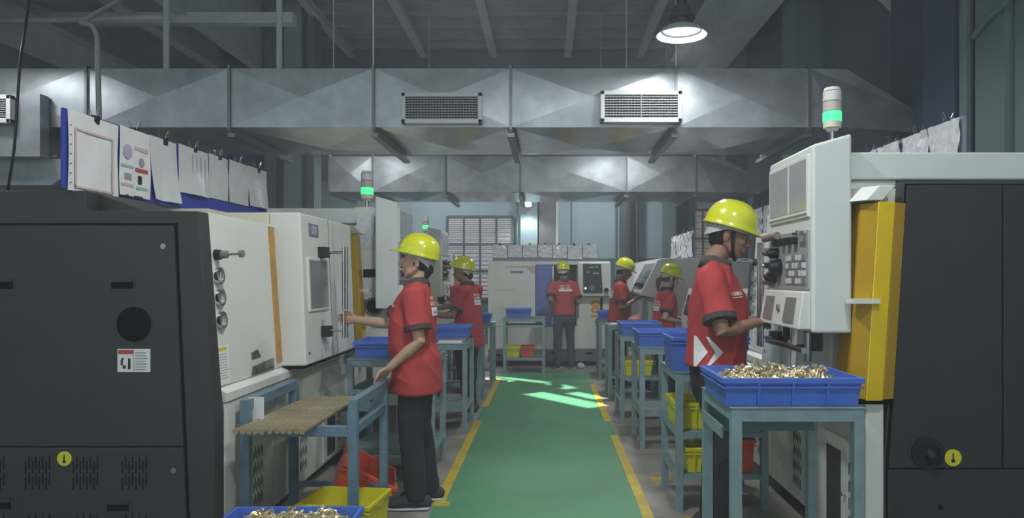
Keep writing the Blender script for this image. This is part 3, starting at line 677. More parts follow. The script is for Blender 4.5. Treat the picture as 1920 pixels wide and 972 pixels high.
sheets = [(3.37, 3.76, 1.81, 'p'), (3.77, 4.06, 1.835, 'c'), (4.07, 4.36, 1.845, 'w'), (4.38, 4.76, 1.92, 'l'), (4.77, 5.06, 1.93, 'w'), (5.07, 5.40, 1.93, 'w'), (5.41, 5.76, 1.94, 'w')]
slab = ['white sheet with a faded pink border at the near end of the blue board', 'sheet with small coloured diagrams and pie chart on the blue board', 'plain white sheet hanging third along the blue board', 'ruled sheet with dark column lines on the blue board', 'plain white sheet fifth along the blue board', 'plain white sheet sixth along the blue board', 'plain white sheet at the far end of the blue board']
clab = ['black binder clip holding the pink bordered sheet', 'black binder clip holding the sheet of coloured diagrams', 'black binder clip third from the near end of the blue board', 'black binder clip holding the ruled sheet', 'black binder clip fifth along the blue board', 'black binder clip sixth along the blue board', 'black binder clip at the far end of the blue board']
for i, (a, b, z0, kind) in enumerate(sheets):
    sh = thing('paper_sheet', slab[i], 'paper', (bx, a, z0), 'sheets on the blue board')
    zt = 2.185 + .0247*((a+b)/2-3.35)
    mb = MB(); nu, nv = 5, 8; vs = []
    for j in range(nv+1):
        for k in range(nu+1):
            u = k/nu; v = j/nv; curl = .028*(v**2)*(math.sin(u*3+i)) if i in (2, 3, 6) else .006*math.sin(u*5+v*3+i)
            vs.append((bx+.004+.004*(i % 2)+abs(curl), a+(b-a)*u + (.02*v*v if i in (2, 6) else 0), zt-(zt-z0)*v))
    mb.add(vs, [(j*(nu+1)+k, j*(nu+1)+k+1, (j+1)*(nu+1)+k+1, (j+1)*(nu+1)+k) for j in range(nv) for k in range(nu)])
    o = mb.build('page', PAPER2 if i > 1 else PAPER, sh); md = o.modifiers.new('thick', 'SOLIDIFY'); md.thickness = .001
    X = bx+.016
    def pr(nm, y0, y1, z_0, z_1, m): MB().box(X-.004, X, y0, y1, z_0, z_1).build(nm, m, sh)
    if kind == 'p':
        pr('printed_border', a+.04, a+.05, 1.83, 2.11, PRINT_P); pr('printed_border', b-.06, b-.05, 1.83, 2.11, PRINT_P); pr('printed_border', a+.04, b-.05, 1.825, 1.835, PRINT_P); pr('printed_border', a+.06, b-.06, 2.10, 2.11, PRINT_P)
        for k in range(8): MB().cyl((X-.003, a+.01, 1.80+.045*k), (X+.0005, a+.01, 1.80+.045*k), .003, n=8).build('punch_hole', PRINT_K, sh)
    if kind == 'c':
        MB().cyl((X-.003, a+.07, 2.07), (X, a+.07, 2.07), .04, n=20).build('pie_chart', PRINT_V, sh)
        MB().cyl((X-.003, a+.20, 2.03), (X, a+.20, 2.03), .026, n=16).build('diagram_disc', PRINT_G, sh)
        pr('print_bar', a+.13, a+.26, 2.09, 2.11, PRINT_P); pr('print_bar', a+.01, a+.12, 1.985, 2.0, PRINT_T); pr('print_bar', a+.14, a+.26, 1.975, 1.995, PRINT_R)
        pr('print_bar', a+.04, a+.10, 1.92, 1.955, PRINT_G); pr('print_bar', a+.17, a+.20, 1.91, 1.955, PRINT_K); pr('print_bar', a+.01, a+.12, 1.885, 1.90, PRINT_P); pr('print_bar', a+.15, a+.26, 1.88, 1.895, PRINT_GN)
        pr('print_bar', a+.05, a+.075, 1.825, 1.84, PRINT_K); pr('print_bar', a+.13, a+.21, 1.83, 1.842, PRINT_K)
    if kind == 'l':
        for k in range(4): pr('ruled_line', a+.16+.055*k, a+.163+.055*k, 1.95, 2.17, PRINT_G)
    clip(bx-.005, (a+b)/2+.02, zt+.005, 'y', clab[i], 'clips on the blue board')
# clear sleeves on the right-hand boards
def sleeve_board(name, label, ax, c, a0, a1, z0, z1, n, slab_, grp, nrm, mt=None):
    def bx_(q0, q1, lo, hi, zz0, zz1): return MB().box(lo, hi, q0, q1, zz0, zz1) if ax == 'y' else MB().box(q0, q1, lo, hi, zz0, zz1)
    b = tag(bx_(a0, a1, c-.008, c+.008, z0, z1).build(name, mt or mat('grey_violet_board', (136, 136, 152), 0.55), None, .002), label, 'board')
    for i in range(n):
        q0 = a0 + (a1-a0)*i/n + .008; q1 = a0 + (a1-a0)*(i+1)/n - .008
        nu, nv = 10, 8; vs = []; zb = z0 + (.02 + .05*R.random())
        for j in range(nv+1):
            for k in range(nu+1):
                u = q0+(q1-q0)*k/nu; zz = z1-.003-(z1-zb)*j/nv
                d = .012 + .03*abs(noise.noise(Vector((u*14, zz*16, i*3.1)))) + (.014*R.random())
                vs.append((c+nrm*d, u, zz) if ax == 'y' else (u, c+nrm*d, zz))
        me_ = MB().add(vs, [(j*(nu+1)+k, j*(nu+1)+k+1, (j+1)*(nu+1)+k+1, (j+1)*(nu+1)+k) for j in range(nv) for k in range(nu)])
        s = me_.build('plastic_sleeve', PLASTIC, None); tag(s, slab_ % (['first','second','third','fourth','fifth','sixth','seventh'][i]), 'sleeve', grp)
        m2 = (q0+q1)/2
        if ax == 'y': clip(c, m2, z1, ax, ('binder clip over the %s ' % ['first','second','third','fourth','fifth','sixth','seventh'][i]) + grp.replace('sleeves', 'sleeve'), grp.replace('sleeves', 'clips'))
    return b
sleeve_board('notice_board', 'grey notice board standing behind the right boom', 'y', 2.17, 3.74, 5.3, 1.83, 2.24, 5, '%s clear document sleeve from the near end behind the right boom', 'sleeves on the board behind the right boom', -1)
sleeve_board('notice_board', 'grey notice board between the man and the pendant', 'y', 2.16, 6.05, 7.5, 1.75, 2.10, 4, '%s crinkled clear sleeve from the near end, behind the helmeted man', 'sleeves on the board beyond the man', -1)
sleeve_board('notice_board', 'grey notice board on the slant fronted machine', 'y', 1.76, 8.6, 10.1, 1.62, 1.96, 4, '%s clear sleeve from the near end over the slant fronted machine', 'sleeves over the slant fronted machine', -1)
sleeve_board('notice_board', 'grey violet notice board on top of the far machine', 'x', 11.62, -.88, .81, 1.655, 1.925, 7, '%s crinkled clear sleeve from the left on the far machine board', 'sleeves on the far machine board', -1)
for i in range(7):
    x = -.88 + 1.69*(i+.5)/7 + .05*(R.random()-.5)
    tag(MB().prism([(x-.022, 1.905), (x+.022, 1.905), (x+.018, 1.945), (x-.018, 1.945)], 'y', 11.60, 11.64).build('binder_clip', BLACK), 'black clip number %s from the left on the far machine board' % ['one','two','three','four','five','six','seven'][i], 'clip', 'clips on the far machine board')

# ------------------------------------------------------------------ far machine, facing the camera
fm = thing('turning_center', 'white machine with grey base facing down the aisle at the far end', 'machine', (.03, 11.4, 0))
Y = 11.4
MB().box(-.94, -.18, Y, 13.0, .26, 1.65).build('left_body', WHITE, fm, .01)
MB().box(.47, .99, Y, 13.0, .26, 1.65).build('right_body', WHITE, fm, .01)
MB().box(-.18, .47, Y+.45, 13.0, .26, 1.65).build('work_chamber', mat('oily_chamber', (92, 84, 70), 0.4, c2=(130, 112, 70), scale=6), fm)
MB().box(-.18, .47, Y, Y+.45, 1.6, 1.65).build('door_head', WHITE, fm)
MB().box(-.18, .47, Y-.02, Y+.45, .26, .62).build('door_apron', WHITE, fm, .006)
MB().box(-.93, .98, Y-.04, 12.9, .07, .255).build('base', mat('mid_grey_base', (110, 112, 118), 0.5, var=.05), fm, .006)
MB().box(-.93, .98, Y-.045, Y-.03, .25, .26).build('base_trim', GREY, fm)
MB().box(-.85, .9, Y+.05, 12.8, 0, .07).build('plinth', SEAM, fm)
dr = MB().box(-.18, .10, Y-.03, Y-.005, .62, 1.6).build('blue_door', mat('blue_tinted_window', (82, 100, 166), 0.15, var=.12, scale=4), fm, .004)
MB().box(-.18, .10, Y-.035, Y-.02, 1.16, 1.17).build('door_rail', GREY, dr)
MB().box(.08, .105, Y-.04, Y-.02, .65, 1.58).build('door_stile', WHITE, dr)
MB().box(-.88, -.25, Y-.006, Y, .62, .95).build('front_hatch', WHITE2, fm, .003)
MB().box(-.58, -.38, Y-.004, Y, 1.46, 1.50).build('nameplate', mat('slate_plate_far', (128, 132, 168), 0.5), fm)
MB().box(-.66, -.10, Y-.003, Y, 1.555, 1.575).prism([(-.34,1.555),(-.12,1.555),(-.14,1.46),(-.24,1.46)], 'y', Y-.003, Y).build('faded_decal', mat('faded_olive', (186, 188, 160), .6), fm)
for k in range(5): MB().box(-.75+.055*k, -.73+.055*k, Y-.003, Y, 1.19, 1.205).build('emboss_mark', GREY, fm)
cp = MB().box(.48, 1.0, Y-.12, Y, 1.10, 1.63).build('console', WHITE, fm, .012)
ck = MB().hexa([(.57,Y-.15,1.16),(.87,Y-.15,1.16),(.87,Y-.12,1.16),(.57,Y-.12,1.16),(.56,Y-.135,1.61),(.84,Y-.135,1.61),(.84,Y-.12,1.61),(.56,Y-.12,1.61)]).build('console_panel', mat('console_black', (40, 48, 50), .35), fm, .005)
MB().box(.60, .81, Y-.152, Y-.14, 1.38, 1.58).build('screen', SCREEN, ck)
for (x0, x1, z) in ((.66,.73,1.545),(.75,.80,1.55),(.62,.66,1.47),(.72,.81,1.45)):
    MB().box(x0, x1, Y-.155, Y-.145, z, z+.018).build('screen_text', PRINT_GN, ck)
MB().box(.655, .745, Y-.158, Y-.148, 1.19, 1.27).build('keypad', GREY, ck)
MB().cyl((.598, Y-.16, 1.225), (.598, Y-.14, 1.225), .018, n=14).build('lit_button', mat('lit_white', (240, 240, 240), .4, emit=.8), ck)
for x in (.83,): MB().cyl((x, Y-.165, 1.255), (x, Y-.14, 1.255), .014, n=12).build('button', CHROME, ck)
MB().cyl((.925, Y-.175, 1.2), (.925, Y-.12, 1.2), .035, n=20).build('emergency_knob', BLACK, cp, smooth=True)
MB().box(.84, .875, Y-.012, Y, .83, 1.08).build('vertical_slot', SEAM, fm)
lettering('100', .20, basis((.775, Y-.006, .885), (0, 0, 1), (-1, 0, 0)), PRINT_O, fm, bold=.007)
lettering('5', .12, basis((.775, Y-.006, .665), (1, 0, 0), (0, 0, 1)), PRINT_K, fm)
for (x, z) in ((-.78, .17), (.10, .21), (.66, .20)): MB().box(x-.05, x+.05, Y-.046, Y-.035, z-.012, z+.012).build('base_handle', SEAM, fm)
MB().cyl((.49, Y-.02, 1.3), (.49, Y-.02, .75), .012, n=8).build('rail', STEEL, fm)

# slant fronted machine on the right, low cabinet before it
SX, SY = .10, 8.4
sm = thing('slant_machine', 'grey white machine with slanted control face beyond the ponytailed worker', 'machine', (1.7, SY, 0))
MB().prism([(SX+1.16,.2),(SX+1.16,1.16),(SX+1.0,1.185),(SX+.995,1.215),(SX+1.19,1.60),(SX+1.24,1.62),(2.6,1.62),(2.6,.2)], 'y', SY, SY+2.4).build('housing', mat('grey_white_paint', (196, 194, 190), .45, var=.03), sm, .008)
fc = MB().add([(SX+1.012,SY+.06,1.255),(SX+1.172,SY+.06,1.565),(SX+1.172,SY+1,1.565),(SX+1.012,SY+1,1.255),(SX+1.022,SY+.06,1.25),(SX+1.182,SY+.06,1.56),(SX+1.182,SY+1,1.56),(SX+1.022,SY+1,1.25)], [(0,1,2,3),(7,6,5,4),(0,4,5,1),(1,5,6,2),(2,6,7,3),(3,7,4,0)]).build('slant_face', SCREEN, sm)
for k in range(5):
    MB().cyl((SX+1.03+.02*(k%2), SY+.12+.13*k, 1.30), (SX+1.0+.02*(k%2), SY+.12+.13*k, 1.32), .022, n=12).build('dial', CHROME if k % 2 else BLACK, fc)
MB().box(1.25, 2.5, SY+.05, SY+2.3, 0, .2).build('plinth', SEAM, sm)
MB().box(SX+1.155, SX+1.17, SY+.3, SY+1.6, .35, 1.1).build('front_door', WHITE2, sm, .004)
lc = thing('low_cabinet', 'low white machine cabinet with sloped console behind the standing man', 'cabinet', (1.75, 6.0, 0))
MB().prism([(1.40,.1),(1.40,1.0),(1.47,1.28),(2.3,1.28),(2.3,.1)], 'y', 5.75, 7.5).build('housing', WHITE, lc, .008)
MB().box(1.45, 2.25, 5.8, 7.45, 0, .1).build('plinth', SEAM, lc)
MB().hexa([(1.395,6.9,1.02),(1.41,6.9,1.02),(1.41,7.4,1.02),(1.395,7.4,1.02),(1.445,6.9,1.22),(1.46,6.9,1.22),(1.46,7.4,1.22),(1.445,7.4,1.22)]).build('console_face', SCREEN, lc)
MB().box(1.393, 1.40, 6.2, 6.8, .2, .95).build('door', WHITE2, lc, .004)
for y in (6.15, 7.4): MB().box(2.15, 2.19, y-.02, y+.02, 1.28, 1.78).build('board_post', STEEL, lc)

# ------------------------------------------------------------------ tables
def table(label, x0, x1, y0, y1, h, shelves=(.22,), sheet=True, name='work_table', group='grey steel work tables', rail=None):
    r = thing(name, label, 'table', ((x0+x1)/2, (y0+y1)/2, 0), group)
    t = .042
    for (x, y) in ((x0, y0), (x1-t, y0), (x0, y1-t), (x1-t, y1-t)):
        MB().box(x, x+t, y, y+t, 0, h-.004).box(x-.008, x+t+.008, y-.008, y+t+.008, 0, .008).build('leg', TBL, r, .002)
    for (a, b, c, d) in ((x0+t, x1-t, y0+.002, y0+.012), (x0+t, x1-t, y1-.012, y1-.002), (x0+.002, x0+.012, y0+t, y1-t), (x1-.012, x1-.002, y0+t, y1-t)):
        MB().box(a, b, c, d, h-.055, h-.004).build('apron_rail', TBL, r)
    if sheet: MB().box(x0-.004, x1+.004, y0-.004, y1+.004, h-.004, h).build('top_sheet', TBLTOP, r, .001)
    for z in shelves:
        for (a, b, c, d) in ((x0+t, x1-t, y0+.004, y0+.034), (x0+t, x1-t, y1-.034, y1-.004), (x0+.004, x0+.034, y0+t, y1-t), (x1-.034, x1-.004, y0+t, y1-t)):
            MB().box(a, b, c, d, z-.03, z).build('stretcher', TBL, r)
        MB().box(x0+.01, x1-.01, y0+.01, y1-.01, z, z+.003).build('shelf_sheet', TBLTOP, r)
    return r
t1 = table('steel work table carrying the crate heaped with brass, nearest on the right', .722, 1.245, 2.82, 3.36, .888, shelves=())
MB().box(.745, 1.12, 3.02, 3.3, .755, .83).build('under_tray', mat('under_tray_green', (82, 112, 108), .5), t1)
MB().box(.714, .722, 2.95, 3.33, .74, .79).build('side_bracket', TBL, t1)
table('second steel work table on the right, with yellow and red bins on its shelves', .77, 1.32, 4.29, 4.87, .83, shelves=(.22, .47))
table('third steel work table on the right, behind the deep crate', .75, 1.30, 5.82, 6.40, .83, shelves=(.3,))
table('fourth steel work table on the right, beside the ponytailed worker', .715, 1.13, 7.03, 7.59, .83, shelves=(.2, .42))
table('fifth steel work table on the right, by the worker in shade', .71, 1.1, 8.35, 8.9, .84, shelves=(.25,))
table('farthest steel work table on the right side of the aisle', .70, 1.1, 9.75, 10.3, .81, shelves=(.25,))
table('steel work table behind the woman at left, carrying a blue crate', -1.385, -.78, 4.97, 5.55, .832, shelves=(.2, .62))
tl3 = table('steel work table with papers and crate, second behind the woman at left', -1.30, -.72, 6.46, 7.08, .80, shelves=(.22,))
table('steel work table next to the second woman on the left', -1.25, -.71, 7.70, 8.25, .80, shelves=(.22,))
table('farthest steel work table on the left side of the aisle', -1.28, -.70, 9.25, 9.8, .80, shelves=(.22,))
table('grey two tier table in front of the far machine', -.64, -.03, 10.45, 10.92, .81, shelves=(.22, .70))
# rod stand
rs = thing('rod_stand', 'blue grey steel stand with side rails holding a layer of bars', 'stand', (-1.24, 3.97, 0))
t = .046
RS = mat('blue_grey_enamel', (104, 132, 148), .42, c2=(92, 116, 132), scale=14)
for (x, y) in ((-1.525, 3.62), (-.985, 3.62), (-1.525, 4.30), (-.985, 4.30)):
    MB().box(x-.012, x+t-.012, y-t/2, y+t/2, 0, .785).build('leg', RS, rs, .002)
for x in (-1.525, -.985):
    MB().box(x-.012, x+t-.012, 3.62+t/2, 4.30-t/2, .735, .785).build('side_rail', RS, rs, .002)
    MB().box(x-.006, x+t-.02, 3.62+t/2, 4.30-t/2, .605, .65).build('lower_side_rail', RS, rs, .002)
for y in (3.62, 4.30):
    MB().box(-1.525+t-.012, -.997, y-t/2+.004, y+t/2-.004, .60, .652).build('cross_bar', RS, rs, .002)
    MB().box(-1.525+t-.012, -.997, y-t/2+.01, y+t/2-.01, .15, .18).build('lower_cross_bar', RS, rs)
MB().box(-1.52, -1.44, 3.66, 3.662, .60, .79).build('hanging_tag', PAPER, rs)
ords = ['first','second','third','fourth','fifth','sixth','seventh','eighth','ninth','tenth','eleventh']
for i in range(11):
    xa = -1.475 + .0315*i; xb = -1.445 + .0285*i
    rr = .0145; d = .03*R.random()
    b = MB().cyl((xa, 3.40+d, .652+rr), (xb, 4.36+d, .652+rr), rr, n=12)
    tag(b.build('metal_bar', ROD, None, .0015), '%s dull brass bar on the rod stand, counting from the machine side' % ords[i], 'bar', 'bars on the rod stand')

# ------------------------------------------------------------------ crates and bins
def crate(label, cx, cy, z, lx, ly, h, m=BLUE, name='plastic_crate', cat='crate', group='blue plastic crates', rz=0.0, tilt=None):
    r = thing(name, label, cat, (0, 0, 0), group)
    x, y = lx/2, ly/2; tp = .012; wt = .006
    mb = MB()
    o = [(-x+tp,-y+tp),(x-tp,-y+tp),(x-tp,y-tp),(-x+tp,y-tp)]; O = [(-x,-y),(x,-y),(x,y),(-x,y)]
    i_ = [(-x+tp+wt,-y+tp+wt),(x-tp-wt,-y+tp+wt),(x-tp-wt,y-tp-wt),(-x+tp+wt,y-tp-wt)]; I = [(-x+wt,-y+wt),(x-wt,-y+wt),(x-wt,y-wt),(-x+wt,y-wt)]
    vs = [(a,b,0) for a,b in o] + [(a,b,h) for a,b in O] + [(a,b,h) for a,b in I] + [(a,b,.006) for a,b in i_]
    fs = [(3,2,1,0)]
    for q in range(4):
        n = (q+1) % 4
        fs += [(q,n,n+4,q+4), (q+4,n+4,n+8,q+8), (q+8,n+8,n+12,q+12)]
    fs.append((12,13,14,15)); mb.add(vs, fs); mb.build('tub', m, r)
    e = .009
    MB().box(-x-e,x+e,-y-e,-y+.002,h-.022,h).box(-x-e,x+e,y-.002,y+e,h-.022,h).box(-x-e,-x+.002,-y,y,h-.022,h).box(x-.002,x+e,-y,y,h-.022,h).box(-x-e,x+e,-y-e+.002,-y+.004,h-.042,h-.034).box(-x-e,x+e,y-.004,y+e-.002,h-.042,h-.034).box(-x-e+.002,-x+.004,-y,y,h-.042,h-.034).build('rim', m, r, .002)
    if h > .08:
        k = max(2, int(round(lx/.14)))
        for q in range(1, k):
            a = -x + lx*q/k
            for s in (-1, 1): MB().hexa([(a-.005,s*(y-tp)-.009,.0),(a+.005,s*(y-tp)-.009,.0),(a+.005,s*(y-tp)+.009,.0),(a-.005,s*(y-tp)+.009,.0),(a-.005,s*y-.009,h-.02),(a+.005,s*y-.009,h-.02),(a+.005,s*y+.009,h-.02),(a-.005,s*y+.009,h-.02)]).build('rib', m, r)
        for s in (-1, 1): MB().box(s*x-.004, s*x+.006*s if s > 0 else s*x+.004, -.05, .05, h-.045, h-.022).build('grip', m, r)
    r.location = (cx, cy, z); r.rotation_euler = tilt if tilt else (0, 0, rz); OFF[r.name] = Vector((cx, cy, z))
    return r
crate('blue crate heaped with brass fittings on the nearest right table', .972, 3.045, .889, .545, .40, .112)
crate('deep blue crate just behind the standing man at right', .985, 4.52, .832, .46, .34, .205)
crate('blue crate on the third right table, in front of the ponytailed worker', 1.015, 6.1, .832, .53, .38, .125)
crate('blue crate on the fourth right table, beside the aisle', .925, 7.3, .832, .39, .42, .118)
crate('small blue crate on the farthest right table', .88, 10.0, .812, .34, .40, .125)
crate('blue crate between the lathe door and the woman at left', -1.09, 5.24, .834, .52, .42, .115)
crate('blue crate on the table behind the woman, right of her back', -.965, 6.9, .83, .46, .33, .11)
tag(MB().box(-1.25, -.76, 6.75, 7.05, .802, .828).build('cardboard_pad', mat('grey_card', (150, 150, 148), .8)), 'grey card pad under the crate behind the woman', 'pad')
crate('small blue crate deep on the left, past the second woman', -.84, 9.5, .802, .2, .3, .12)
crate('blue crate on the grey table before the far machine', -.42, 10.68, .812, .37, .30, .125)
cl = crate('blue crate of metal parts at the bottom edge under the bar stand', -1.10, 3.03, .262, .55, .37, .112, rz=.02)
crate('empty blue crate standing under the crate of metal parts', -1.10, 3.03, .135, .54, .37, .112, rz=.02)
crate('bottom blue crate of the stack at the lower left', -1.10, 3.03, .0, .54, .37, .125, rz=.02)
def bin_(label, cx, cy, z, lx, ly, h, m, tilt=None, rz=0.0):
    return crate(label, cx, cy, z, lx, ly, h, m, 'plastic_bin', 'bin', 'yellow and red plastic bins', rz, tilt)
bin_('yellow bin on the floor under the bar stand', -1.13, 4.02, .001, .40, .34, .175, YBIN, rz=-.12)
bin_('orange red bin tipped against the yellow bin under the bar stand', -1.17, 4.44, .10, .34, .34, .16, RBIN, tilt=(.12, .55, .3))
bin_('yellow bin on the middle shelf of the second right table', .905, 4.55, .475, .245, .36, .165, YBIN)
bin_('red bin on the lower shelf of the second right table', 1.16, 4.5, .225, .17, .36, .2, RBIN)
bin_('yellow bin leaning at the left edge of the second right table shelf', .885, 4.43, .225, .10, .22, .15, YBIN)
bin_('yellow bin on a shelf of the fourth right table', .90, 7.3, .425, .28, .36, .15, YBIN)
bin_('small yellow bin on the grey table shelf before the far machine', -.50, 10.66, .225, .20, .3, .16, YBIN)
bin_('small red bin on the grey table shelf before the far machine', -.285, 10.66, .225, .19, .3, .16, RBIN)
# brass fittings
def fitting(kind):
    mb = MB()
    if kind == 0: mb.cyl((0,0,-.014),(0,0,.0),.011,n=6); mb.cyl((0,0,0),(0,0,.018),.0075,n=10)
    elif kind == 1: mb.cyl((0,0,-.02),(0,0,.02),.008,n=10); mb.cyl((0,0,-.004),(0,0,.006),.0125,n=6)
    else: mb.ring((0,0,-.008),(0,0,1),.0055,.011,.016,12)
    return mb.mesh('fitting')
FM = []
for k in range(3):
    for m in (BRASS, BRASS2):
        f = fitting(k); f.materials.append(m); FM.append(f)
def heap(x0, x1, y0, y1, zb, zt, n, label, group, stuff_label, seed):
    q = random.Random(seed)
    def hgt(x, y):
        u = (x-x0)/(x1-x0)*2-1; v = (y-y0)/(y1-y0)*2-1
        return zb + (zt-zb)*max(0, (1-u**6))*max(0, (1-v**6)) * (.72+.28*noise.noise(Vector((x*9, y*9, seed)))*1.6)
    mb = MB(); N = 64; vs = []
    for j in range(N+1):
        for i in range(N+1):
            x = x0+(x1-x0)*i/N; y = y0+(y1-y0)*j/N; vs.append((x, y, hgt(x, y)-.012+.016*q.random()))
    mb.add(vs, [(j*(N+1)+i, j*(N+1)+i+1, (j+1)*(N+1)+i+1, (j+1)*(N+1)+i) for j in range(N) for i in range(N)])
    fill = mb.build('brass_turnings', BRASS, None); tag(fill, stuff_label, 'metal parts', None, 'stuff')
    for k in range(n):
        x = x0+(x1-x0)*q.uniform(.03,.97); y = y0+(y1-y0)*q.uniform(.04,.96)
        o = bpy.data.objects.new('brass_fitting', q.choice(FM)); col.objects.link(o)
        s = q.uniform(.5, .9); o.scale = (s, s, s); o.location = (x, y, hgt(x, y)+.004+.008*q.random()); o.rotation_euler = (q.uniform(0, 6.28), q.uniform(0, 6.28), q.uniform(0, 6.28))
        tag(o, label, 'fitting', group)
heap(.725, 1.20, 2.86, 3.235, .925, 1.034, 220, 'small turned brass fitting in the heap on the nearest right table', 'brass fittings heaped in the right crate', 'bed of brass pieces filling the crate on the nearest right table', 5)
heap(-1.355, -.845, 2.86, 3.2, .30, .405, 80, 'small turned metal fitting in the crate under the bar stand', 'metal fittings in the lower left crate', 'bed of metal pieces filling the crate at the lower left', 9)
# papers and odds
tag(MB().box(-1.0, -.78, 6.50, 6.66, .801, .815).build('paper_pad', PAPER), 'thin pad of white paper on the table behind the woman', 'paper')
tag(MB().box(.74, .92, 8.40, 8.55, .841, .855).build('paper_pad', PAPER), 'white paper on the fifth right table', 'paper')
rg = MB()
for k in range(9): rg.ell((.50+.03*R.random(), 10.98+.05*R.random(), .035+.02*R.random()), (.03+.03*R.random(), .03, .03+.02*R.random()), n=8, m=6)
tag(rg.build('white_rag', mat('white_cloth', (200, 200, 204), .9), None, smooth='all'), 'crumpled white rag on the floor beside the far man', 'rag')
rg = MB()
for k in range(12): rg.ell((1.0+.09*R.random(), 8.5+.1*R.random(), .87+.05*R.random()), (.05, .05, .035), n=8, m=6)
tag(rg.build('cloth_bundle', mat('pink_white_check_cloth', (206, 150, 150), .9, c2=(176, 70, 74), scale=28), None, smooth='all'), 'pink and white checked cloth bundle on the fifth right table', 'cloth')
# cables and pipes upper left
tag(MB().tube([(-3.62, 5.0, 3.9), (-3.60, 5.0, 3.3), (-3.66, 5.0, 2.9), (-3.70, 5.0, 2.3), (-3.76, 5.0, 1.9)], .009).build('black_cable', BLACK, None, smooth='all'), 'loose black cable hanging down at the far left', 'cable')
tag(MB().tube([(-3.24, 5.0, 3.17), (-3.16, 5.0, 3.15), (-3.125, 5.0, 3.08), (-3.12, 5.0, 2.9), (-3.10, 5.0, 1.8)], .018, 10).build('conduit_pipe', mat('grey_pvc', (150, 154, 150), .5), None, smooth='all'), 'grey bent conduit pipe rising behind the blue notice board', 'pipe')
tag(MB().tube([(-3.24, 5.0, 3.17), (-3.24, 5.6, 3.6), (-3.24, 6.0, 4.4)], .018, 10).build('conduit_pipe', MATS['grey_pvc'], None, smooth='all'), 'grey conduit running up and back over the duct at left', 'pipe')
# ------------------------------------------------------------------ people
TMP = bpy.data.scenes.new('workbench')
def remesh(mb, voxel, smooth_n, wr=0.0, seed=0.0):
    me = mb.mesh('figure'); o = bpy.data.objects.new('figure', me); TMP.collection.objects.link(o)
    md = o.modifiers.new('r', 'REMESH'); md.mode = 'VOXEL'; md.voxel_size = voxel
    s = o.modifiers.new('s', 'SMOOTH'); s.factor = 0.5; s.iterations = smooth_n
    vl = TMP.view_layers[0]; vl.update(); dg = vl.depsgraph; dg.update()
    out = bpy.data.meshes.new_from_object(o.evaluated_get(dg))
    bpy.data.objects.remove(o); bpy.data.meshes.remove(me)
    if wr:
        N = len(out.vertices); co = [0.0]*(3*N); no = [0.0]*(3*N)
        out.vertices.foreach_get('co', co); out.vertices.foreach_get('normal', no)
        for i in range(N):
            px, py, pz = co[3*i:3*i+3]
            f = noise.noise(Vector((px*9+seed, py*9, pz*5 + px*4))) + .5*noise.noise(Vector((px*18, py*18+seed, pz*11+py*9)))
            f2 = 1 - abs(noise.noise(Vector((px*6+pz*3, py*6-pz*4, seed+pz*3))))*2.2
            d = wr*f*.6 + wr*.8*max(0, f2)**3
            for q in range(3): co[3*i+q] += no[3*i+q]*d
        out.vertices.foreach_set('co', co); out.update()
    out.materials.clear(); out.shade_smooth()
    return out
def ik(S, T, l1, l2, pole):
    d = T - S; L = d.length
    if L > (l1+l2)*.995: T = S + d*((l1+l2)*.995/L); d = T - S; L = d.length
    a = (l1*l1 - l2*l2 + L*L)/(2*L); h = math.sqrt(max(0, l1*l1 - a*a)); u = d/L
    p = Vector(pole); p = p - u*p.dot(u); p.normalize()
    return S + u*a + p*h, T
def hand(mb, W, d, palm, side, curl, k):
    """W wrist, d direction of the hand, palm = way the palm faces, side = +1 thumb on the +across side"""
    d = d.normalized(); pn = (palm - d*palm.dot(d)).normalized(); ac = d.cross(pn)*side
    mb.limb([W - d*.015*k, W + d*.025*k, W + d*.06*k, W + d*.085*k], [(.026*k,.019*k), (.033*k,.017*k), (.040*k,.015*k), (.038*k,.013*k)], ref=ac, n=12)
    for i, ln in enumerate((.072, .080, .075, .058)):
        b = W + d*(.083 - .004*abs(i-1.2))*k + ac*(.030-.0205*i)*k
        ang = 0.0; p = b; pts = [p]; 
        for sgm, fr in enumerate((.45, .32, .23)):
            ang += curl*(0.55, 0.75, 0.45)[sgm] + .04*i*curl
            v = d*math.cos(ang) + pn*math.sin(ang); p = p + v*ln*fr*k; pts.append(p)
        mb.limb(pts, [.0092*k, .0086*k, .008*k, .0068*k], n=8)
    b = W + d*.022*k + ac*.026*k
    v1 = (d*.55 + ac*.75 + pn*.35).normalized(); v2 = (d*.85 + ac*.25 + pn*(.35+.5*curl)).normalized()
    mb.limb([b, b+v1*.038*k, b+v1*.038*k+v2*.03*k, b+v1*.038*k+v2*.055*k], [.013*k, .0105*k, .0095*k, .007*k], n=8)
